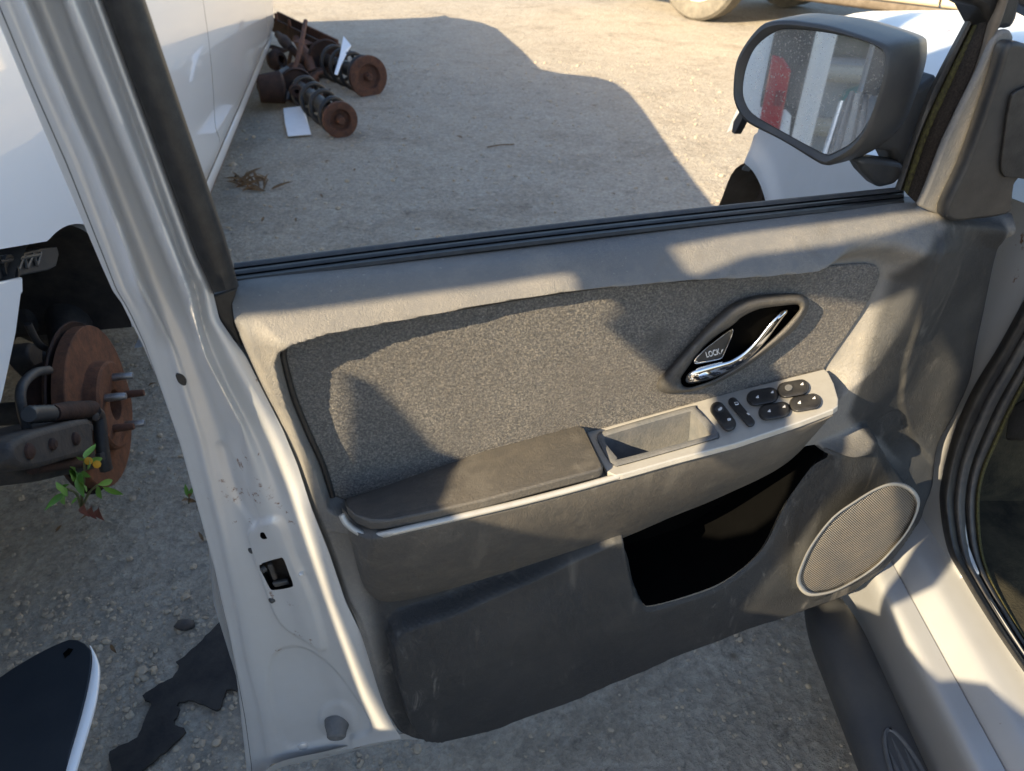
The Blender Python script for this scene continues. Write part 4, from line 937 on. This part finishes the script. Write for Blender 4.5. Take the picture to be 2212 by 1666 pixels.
sub = thing('rusty_subframe', 'rusty steel axle crossmember heaped behind the struts', 'car part', tuple(at_z(650, 110, 0)))
A_, B_ = at_z(588, 52, .20), at_z(716, 116, .12); axd = (B_-A_); LL = np.linalg.norm(axd); axd /= LL
side = np.cross(axd, [0, 0, 1.]); side /= np.linalg.norm(side)
box('crossmember', (A_+B_)/2, axd*LL, side*.16, (0, 0, .05), RUST_D, sub, bev=.008)
box('flange', (A_+B_)/2+np.array([0, 0, .05])+side*.07, axd*LL, side*.02, (0, 0, .10), RUST_D, sub, bev=.004)
box('flange', (A_+B_)/2+np.array([0, 0, .05])-side*.07, axd*LL, side*.02, (0, 0, .10), RUST, sub, bev=.004)
for f_ in (.25, .48, .72):
    c = A_+axd*LL*f_+np.array([0, 0, .10])+side*.07; lathe('stud', c, (0, 0, 1), [(-.02, .016), (.05, .014), (.052, .001)], RUST, sub, n=8)
tube('tie_rod', [at_z(636, 152, .16), at_z(648, 110, .26), at_z(660, 46, .36)], .018, RUST, sub, n=10)
tube('control_arm', [at_z(640, 85, .18), at_z(662, 120, .16), at_z(682, 175, .08)], [.035, .045, .03], RUST, sub, n=8)
lathe('hub', at_z(640, 158, .12), (.6, -.6, .4), [(-.06, .001), (-.06, .06), (.0, .08), (.03, .07), (.05, .04), (.09, .035), (.09, .001)], RUST_D, sub, n=24)
tube('axle_tube', [at_z(570, 190, .12), at_z(640, 150, .12)], .055, BLACKST, sub, n=14)
lathe('drum', at_z(590, 190, .14), (.8, .3, 0), [(-.10, .001), (-.10, .09), (.06, .11), (.08, .08), (.08, .001)], RUST_D, sub, n=26)
tube('trailing_arm', catmull([at_z(600, 75, .22), at_z(625, 100, .26), at_z(650, 128, .16), at_z(668, 150, .08)], 14), [.03]*5+[.045]*4+[.03]*5, RUST_D, sub, n=8)
tube('brake_line', catmull([at_z(690, 70, .10), at_z(712, 84, .16), at_z(735, 98, .05), at_z(722, 112, .03)], 24), .007, BLACKST, sub, n=6)
box('mount_plate', at_z(655, 92, .20), axd*.16, side*.12, (0, 0, .012), RUST, sub, bev=.004)
lathe('wheel_bearing', at_z(600, 130, .16), (.7, -.5, .2), [(-.05, .03), (-.05, .07), (.0, .085), (.01, .075), (.05, .05), (.05, .03)], RUST_D, sub, n=22)
tube('sway_bar', catmull([at_z(575, 215, .06), at_z(600, 205, .09), at_z(612, 170, .10), at_z(606, 140, .12)], 16), .016, BLACKST, sub, n=8)
for k in range(16):
    c = at_z(rng.uniform(585, 715), rng.uniform(75, 235), rng.uniform(.03, .20)); v_ = rng.normal(size=3)*np.array([1, 1, .4]); v_ /= np.linalg.norm(v_); L = rng.uniform(.06, .20)
    if c[1] < 4.6 and c[0] < -1.75: continue
    if k % 3 == 0: box('scrap_plate', c, v_*L, np.cross(v_, [0, 0, 1.])*L*.5, (0, 0, .012), RUST_D, sub, bev=.003)
    elif k % 3 == 1: tube('scrap_rod', [c-v_*L*.6, c+np.array([0, 0, .02]), c+v_*L*.6], rng.uniform(.008, .018), RUST if k % 2 else BLACKST, sub, n=7)
    else: lathe('scrap_bushing', c, v_, [(-.03, .015), (-.03, .04), (-.01, .045), (.01, .038), (.03, .04), (.03, .015)], RUST_D, sub, n=14)
slab('paper_card', [at_z(x, y, z) for x, y, z in ((612, 234, .05), (652, 229, .05), (660, 246, .045), (672, 290, .015), (622, 294, .015), (616, 268, .03))], (0, 0, -.004), PAPER, smooth=False, label='blank white card leaning by the lower strut', cat='card')
slab('paper_tag', [at_z(x, y, z) for x, y, z in ((742, 78, .30), (758, 98, .28), (750, 112, .26), (736, 140, .24), (728, 162, .22), (722, 160, .22), (734, 120, .26))], (.002, .003, -.003), PAPER, smooth=False, label='torn white paper tag on the upper strut', cat='tag')

# ================================================================== LOOSE THINGS NEAR THE DOOR
pn = thing('body_panel_scrap', 'dark plastic panel with white painted edge, bottom left corner', 'panel', tuple(at_z(90, 1560, 0)))
pf = catmull([(-80, 1530), (0, 1462), (80, 1412), (140, 1384), (165, 1381), (192, 1396), (198, 1420), (192, 1470), (176, 1540), (150, 1630), (120, 1730), (-80, 1760)], 60, True)
slab('panel_face', [at_z(x, y, .24) for x, y in pf], (0, 0, -.006), PANELB, pn, bev=.002)
e0 = catmull([(192, 1394), (199, 1420), (193, 1470), (177, 1540), (151, 1630), (122, 1728)], 30); e1 = catmull([(197, 1396), (213, 1428), (217, 1462), (207, 1530), (178, 1630), (148, 1728)], 30)
loft('painted_edge', [[at_z(x, y, .236) for x, y in e0], [at_z(x, y, .2415) for x, y in e0*.9+e1*.1], [at_z(x, y, .240) for x, y in e0*.15+e1*.85], [at_z(x, y, .232) for x, y in e1], [at_z(x, y, .18) for x, y in e1*.7+e0*.3]], WHITE, pn)
slab('bolt_slot', [at_z(x, y, .2415) for x, y in ((136, 1412), (148, 1400), (157, 1402), (150, 1413), (140, 1421))], (0, 0, -.002), RECESS_SHADE, pn)  # flat black patch stands for the shade in a slot
jit = [(x+rng.uniform(-5, 5), y+rng.uniform(-5, 5)) for x, y in catmull(ts, 110, True)]
slab('rubber_sheet', [at_z(*lb(x, y), .0125) for x, y in jit], (0, 0, -.006), SHEET, smooth=False, label='ragged black rubber sheet flat on the ground beside the door edge', cat='rubber sheet')
def rock(name, c, r, mat, lab, cat, grp=None):
    bm = bmesh.new(); bmesh.ops.create_icosphere(bm, subdivisions=2, radius=1)
    V = []
    for v_ in bm.verts:
        k = 1+.35*mnoise.noise(v_.co*1.4+Vector(c)*7); V.append(np.array(c)+np.array(v_.co)*np.array(r)*k)
    Fc = [tuple(v2.index for v2 in f.verts) for f in bm.faces]; bm.free()
    mk(name, V, Fc, mat, smooth=True, label=lab, cat=cat, group=grp)
rock('dark_stone', at_z(400, 1350, .008), (.022, .014, .012), STONE_D, 'flat black stone above the rubber sheet', 'stone')
pebs = [(467, 1605, .012, 'pale pebble beside the lower right end of the black rubber sheet'), (423, 1600, .008, 'small pale pebble in the notch of the black rubber sheet'),
        (350, 1478, .011, 'pale pebble at the left tip of the black rubber sheet'), (362, 1322, .010, 'pale pebble just left of the flat black stone'),
        (210, 1345, .009, 'pale pebble just above the white edge of the dark panel'), (120, 1340, .008, 'pale pebble above the dark panel, furthest left of the lone pebbles'),
        (385, 900, .012, 'pale pebble on the ground right of the rusty disc, topmost one'), (345, 940, .012, 'pale pebble just right of the wheel studs'), (390, 985, .010, 'pale pebble between the rusty disc and the small weed')]
for x, y, r_, lab in pebs: rock('pebble', at_z(x, y, r_*.25), (r_*.75, r_*.6, r_*.4), STONE, lab, 'pebble', 'larger pale pebbles')
def leaf_mesh(p0, p1, width, nrm, curl=.25, n=7):
    p0, p1 = np.array(p0), np.array(p1); ax = p1-p0; L = np.linalg.norm(ax); ax /= L
    sd_ = np.cross(ax, nrm); sd_ /= np.linalg.norm(sd_); up = np.cross(sd_, ax)
    V = []
    for t_ in np.linspace(0, 1, n):
        wv_ = width*(2.6*t_**.8*(1-t_)**1.15+.01); c = p0+ax*L*t_+up*(curl*L*(t_-t_*t_)*1.2)
        V += [c-sd_*wv_+up*wv_*.35, c, c+sd_*wv_+up*wv_*.35]
    return V, grid_faces(n, 3)
def zb(zx, zy): return (zx*.2603, 704.8+zy*.2603)
weed = thing('weed_plant', 'bright green weed with pointed leaves in front of the rusty disc', 'plant', tuple(at_z(175, 1095, 0)))
XW = .16
root = at_z(175, 1100, .0)
lv = [((700, 1100), (795, 975)), ((700, 1112), (632, 1082)), ((730, 1112), (850, 1098)), ((735, 1118), (742, 1172)), ((760, 1120), (830, 1150)), ((658, 1215), (702, 1425)), ((672, 1212), (755, 1252)), ((650, 1222), (588, 1242)), ((640, 1210), (625, 1170)), ((808, 1318), (935, 1278)), ((802, 1335), (846, 1432)), ((850, 1332), (1025, 1397)), ((560, 1350), (468, 1344)), ((562, 1362), (540, 1482)), ((530, 1385), (368, 1532)), ((720, 1330), (690, 1300)), ((520, 1330), (575, 1310)), ((640, 1420), (590, 1480))]
for (a, c) in lv:
    pa, pc_ = svp(*zb(*a), XW), svp(*zb(*c), XW+rng.uniform(-.01, .05)); L = np.linalg.norm(pc_-pa)
    V, Fc = leaf_mesh(pa, pc_, L*.115+.001, np.array([.25, -.75, .55]), rng.uniform(-.1, .25)); mk('leaf', V, Fc, LEAFM, weed)
for nd in ((700, 1108), (655, 1218), (805, 1322), (555, 1352)):
    tube('stem', catmull([root, (root+svp(*zb(*nd), XW))/2+np.array([.01, 0, .02]), svp(*zb(*nd), XW)], 10), [.0028]*6+[.002]*4, STEM, weed, n=6)
for fx, fy in ((738, 1118), (808, 1145)):
    lathe('bloom', svp(*zb(fx, fy), XW+.01), (.2, -.8, .5), [(0, .001), (.002, .007), (.004, .003), (.004, .001)], FLOWER, weed, n=8)
for px_, py_ in ((760, 1560), (700, 1540), (820, 1570)):
    pa = svp(*zb(px_, py_-60), XW-.02); V, Fc = leaf_mesh(pa, svp(*zb(px_+45, py_+45), XW+.02), .010, np.array([.1, -.6, .7])); mk('red_leaf', V, Fc, REDLEAF, weed)
w2 = thing('weed_plant', 'small yellow-green weed beside the silver door edge', 'plant', tuple(at_z(408, 1085, 0)))
for a, c in (((408, 1075), (400, 1045)), ((408, 1075), (420, 1050)), ((408, 1075), (414, 1066)), ((406, 1080), (428, 1085)), ((408, 1080), (392, 1082))):
    V, Fc = leaf_mesh(at_z(*a, .03), at_z(*c, .05), .008, np.array([0, -.6, .7])); mk('leaf', V, Fc, LEAFM if c[1] < 1060 else DRY, w2)
tube('stem', [at_z(408, 1088, 0), at_z(408, 1075, .03)], .002, STEM, w2, n=6)
lspots = [(238, 1392, .03, 'upright brown dead leaf right of the dark panel tip'), (425, 1100, .03, 'brown dead leaf under the small weed by the door edge'), (440, 1170, .03, 'brown dead leaf against the silver door edge, lower one'),
          (565, 480, .05, 'brown dead leaf below the dry weed clump, nearest the black window channel'), (640, 480, .04, 'brown dead leaf nearest the window sill on the left'), (690, 420, .05, 'brown dead leaf right of the dry weed clump'),
          (700, 350, .04, 'brown dead leaf below the white card'), (765, 370, .04, 'brown dead leaf below the lower strut mount'), (1290, 230, .05, 'dark dead leaf inside the hood-shaped part of the big shadow'),
          (1000, 300, .06, 'brown dead leaf left of the thin twig'), (880, 300, .04, 'brown dead leaf in mid shadow, right of the lower strut'), (860, 360, .04, 'brown dead leaf in mid shadow below and left of the twig'),
          (1330, 420, .035, 'brown dead leaf near the right edge of the big shadow'), (120, 1150, .03, 'brown dead leaf below the green weed, left one'), (200, 1110, .035, 'brown dead leaf at the foot of the green weed'), (355, 800, .03, 'brown dead leaf between the rusty disc and the door edge, upper one'), (320, 835, .03, 'brown dead leaf closest to the upper wheel stud')]
for x, y, L, lab in lspots:
    p = at_z(x, y, .006+L*.12); q_ = rng.uniform(0, 6.28)
    V, Fc = leaf_mesh(p, p+np.array([math.cos(q_)*L, math.sin(q_)*L, rng.uniform(-.004, .012)]), L*.19, np.array([rng.uniform(-.3, .3), -.2, .9]), rng.uniform(.1, .6), 5)
    mk('dead_leaf', V, Fc, DRY, label=lab, cat='leaf', group='dead leaves on the ground')
dry = thing('dry_weed', 'clump of dry brown weeds by the white car sill', 'plant', tuple(at_z(545, 405, 0)))
for k in range(26):
    bx_, by_ = rng.uniform(505, 585), rng.uniform(392, 418); p = at_z(bx_, by_, .0); q_ = rng.uniform(0, 6.28); L = rng.uniform(.06, .16)
    V, Fc = leaf_mesh(p, p+np.array([math.cos(q_)*L, math.sin(q_)*L, rng.uniform(.01, .07)]), L*.10, np.array([rng.uniform(-.4, .4), -.4, .8]), rng.uniform(.1, .5), 5); mk('dry_blade', V, Fc, DRY, dry)
for x0, y0, x1, y1 in ((1052, 318, 1110, 312),):
    tube('twig', [at_z(x0, y0, .008), at_z((x0+x1)/2, (y0+y1)/2-2, .015), at_z(x1, y1, .008)], .004, DRY, n=5, label='thin dry twig lying on the shaded ground', cat='twig')

# ================================================================== CREAM CAR IN THE BACKGROUND
TC = at_z(1497, 45, 0); TD = np.array([.62, -.79, 0]); TD /= np.linalg.norm(TD); TN = np.array([-TD[1]*-1, 0, 0])
TN = np.array([TD[1], -TD[0], 0]); TN = TN if TN@(C0-TC) > 0 else -TN
truck = thing('cream_truck', 'cream coloured vehicle in full sun at the top right edge', 'truck', tuple(TC))
def tk(l, o_, z): return TC+TD*l+TN*o_+np.array([0, 0, z])
RW = .56
wh = lathe('wheel', tk(0, -.10, RW), TN, [(-.12, .30), (-.13, .5), (-.10, RW), (.08, RW), (.115, .53), (.125, .46), (.11, .39), (.10, .375), (.085, .37)], TYRE, truck, n=48, label='dusty tyre with cream rim')
lathe('rim', tk(0, -.10, RW), TN, [(.06, .375), (.10, .37), (.10, .34), (.03, .30), (.02, .12), (.06, .10), (.06, .001)], CREAM, wh, n=40)
def tside(name, l0, l1):
    rows = []
    for l in np.linspace(l0, l1, 24):
        d2 = .68**2-l*l; zb_ = max(.42, RW+math.sqrt(d2) if d2 > 0 else .42)
        rows.append([tk(l, o_, z) for o_, z in ((-.12, zb_-.02), (-.02, zb_), (.0, zb_+.03), (.03, zb_+.25), (.03, 1.2), (-.08, 1.7))])
    return loft(name, rows, CREAM, truck, sharp=60)
tside('rear_panel', -1.6, .92); tside('door_panel', .93, 2.62); tside('front_panel', 2.64, 5.2)
loft('rocker_rail', [[tk(l, o_, z) for o_, z in ((-.3, .36), (-.05, .33), (-.01, .36), (-.02, .41))] for l in np.linspace(.85, 5, 10)], BROWNL, truck)
box('body_core', tk(1.8, -.9, 1.1), TD*6.6, TN*1.5, (0, 0, 1.35), CREAM, truck)
lathe('far_wheel', tk(0, -1.75, RW), TN, [(-.12, .001), (-.12, RW), (.12, RW), (.12, .001)], TYRE, truck, n=30)
lathe('front_wheel', tk(4.2, -.10, RW), TN, [(-.12, .001), (-.12, RW), (.12, RW), (.12, .001)], TYRE, truck, n=30)

# a cream car standing further left, seen only in the mirror
far = thing('cream_front_clip', 'cut-off cream car nose with turquoise lamp, seen only in the door mirror', 'car part', (-2.9, -.05, 0))
box('bumper', (-2.68, -.05, .42), (.10, 0, 0), (0, .9, 0), (0, 0, .085), CREAM, far, bev=.03)
box('bonnet_lip', (-2.70, -.05, .675), (.12, 0, 0), (0, .9, 0), (0, 0, .075), CREAM, far, bev=.03)
box('nose', (-2.95, -.05, .36), (.4, 0, 0), (0, .88, 0), (0, 0, .70), WHITE_OLD, far, bev=.04)
lathe('headlamp', (-2.735, .03, .545), (1, 0, 0), [(-.05, .075), (.02, .075), (.05, .05), (.06, .001)], TEAL, far, n=24)
box('radiator_frame', (-3.05, -.05, .95), (.2, 0, 0), (0, .88, 0), (0, 0, .5), plain('dark_green_paint', (.03, .05, .035), .4), far, bev=.03)
# ================================================================== ADDED SHEET BEHIND THE CAMERA (unseen, cut-outs shaped to cast the door's sun patches)
YS = -.50
def shade(x, y, w_):
    P = dp(x, y, w_); t_ = (P[1]-YS)/SUN_B; return (P[0]-SUN_A*t_, YS, P[2]+t_)
def shade_p(P): t_ = (P[1]-YS)/SUN_B; return (P[0]-SUN_A*t_, YS, P[2]+t_)
holeA = [shade(*p) for p in ((425, 662, -.01), (500, 640, .005), (800, 592, .008), (1118, 545, .008), (1178, 590, .015), (1226, 638, .018), (1300, 700, -.016), (1426, 806, -.016), (1500, 900, .05), (1545, 1000, .085), (1600, 1075, .07), (1620, 1120, .05), (1540, 1160, .05), (1400, 1185, .05), (1180, 1190, .06), (1060, 1130, .08), (950, 1040, .04), (905, 962, -.016), (835, 882, -.016), (765, 812, -.016), (735, 800, -.016), (580, 850, .018), (598, 950, .015), (640, 1100, .005), (715, 1290, .0), (795, 1470, .0), (856, 1570, .0), (800, 1575, -.01), (700, 1310, -.01), (610, 1060, -.01), (520, 860, -.01))]
holeB = [shade(*p) for p in ((1545, 700, .0), (1600, 640, .0), (1700, 610, .0), (1850, 640, -.01), (1945, 590, .02), (1985, 600, .0), (2005, 700, -.01), (2060, 800, -.02), (2030, 900, -.01), (2010, 1000, .0), (1995, 1100, .03), (1960, 1300, .04), (1750, 1330, .05), (1600, 1310, .05), (1650, 1230, .05), (1725, 1120, .05), (1785, 1030, .055), (1790, 960, .055), (1720, 900, .06), (1650, 810, .0))]
holeC = [shade(*p) for p in ((1395, 505, -.02), (1560, 482, -.03), (1960, 428, -.03), (1985, 405, -.03), (2060, 240, -.026), (2135, 80, -.026), (2160, 30, -.026), (2180, 60, -.026), (2150, 164, -.026), (2108, 278, -.026), (2078, 363, -.026), (2036, 474, -.026), (1960, 500, -.02), (1800, 518, .0), (1600, 545, .0), (1490, 590, .01), (1440, 570, .01))]
holeD = [shade_p(at_z(*p)) for p in ((1915, 1300, .40), (2010, 1255, .43), (2060, 1190, .44), (2200, 1300, .44), (2300, 1500, .44), (2300, 1620, .44), (2130, 1480, .43), (2030, 1470, .40), (1950, 1390, .39))]
x0_, x1_ = -4.6, -.40
slab('sun_patch_mask', [(x0_, YS, .0), (x1_, YS, .0), (x1_, YS, 2.87), (-2.0, YS, 2.87), (-2.05, YS, 3.21), (x0_, YS, 3.17)], (0, -.012, 0), SUNMASK, smooth=False, holes=[holeA, holeB, holeC, holeD], label='added unseen sheet behind the viewer, cut-outs shaped to form the sun patches', cat='steel sheet')
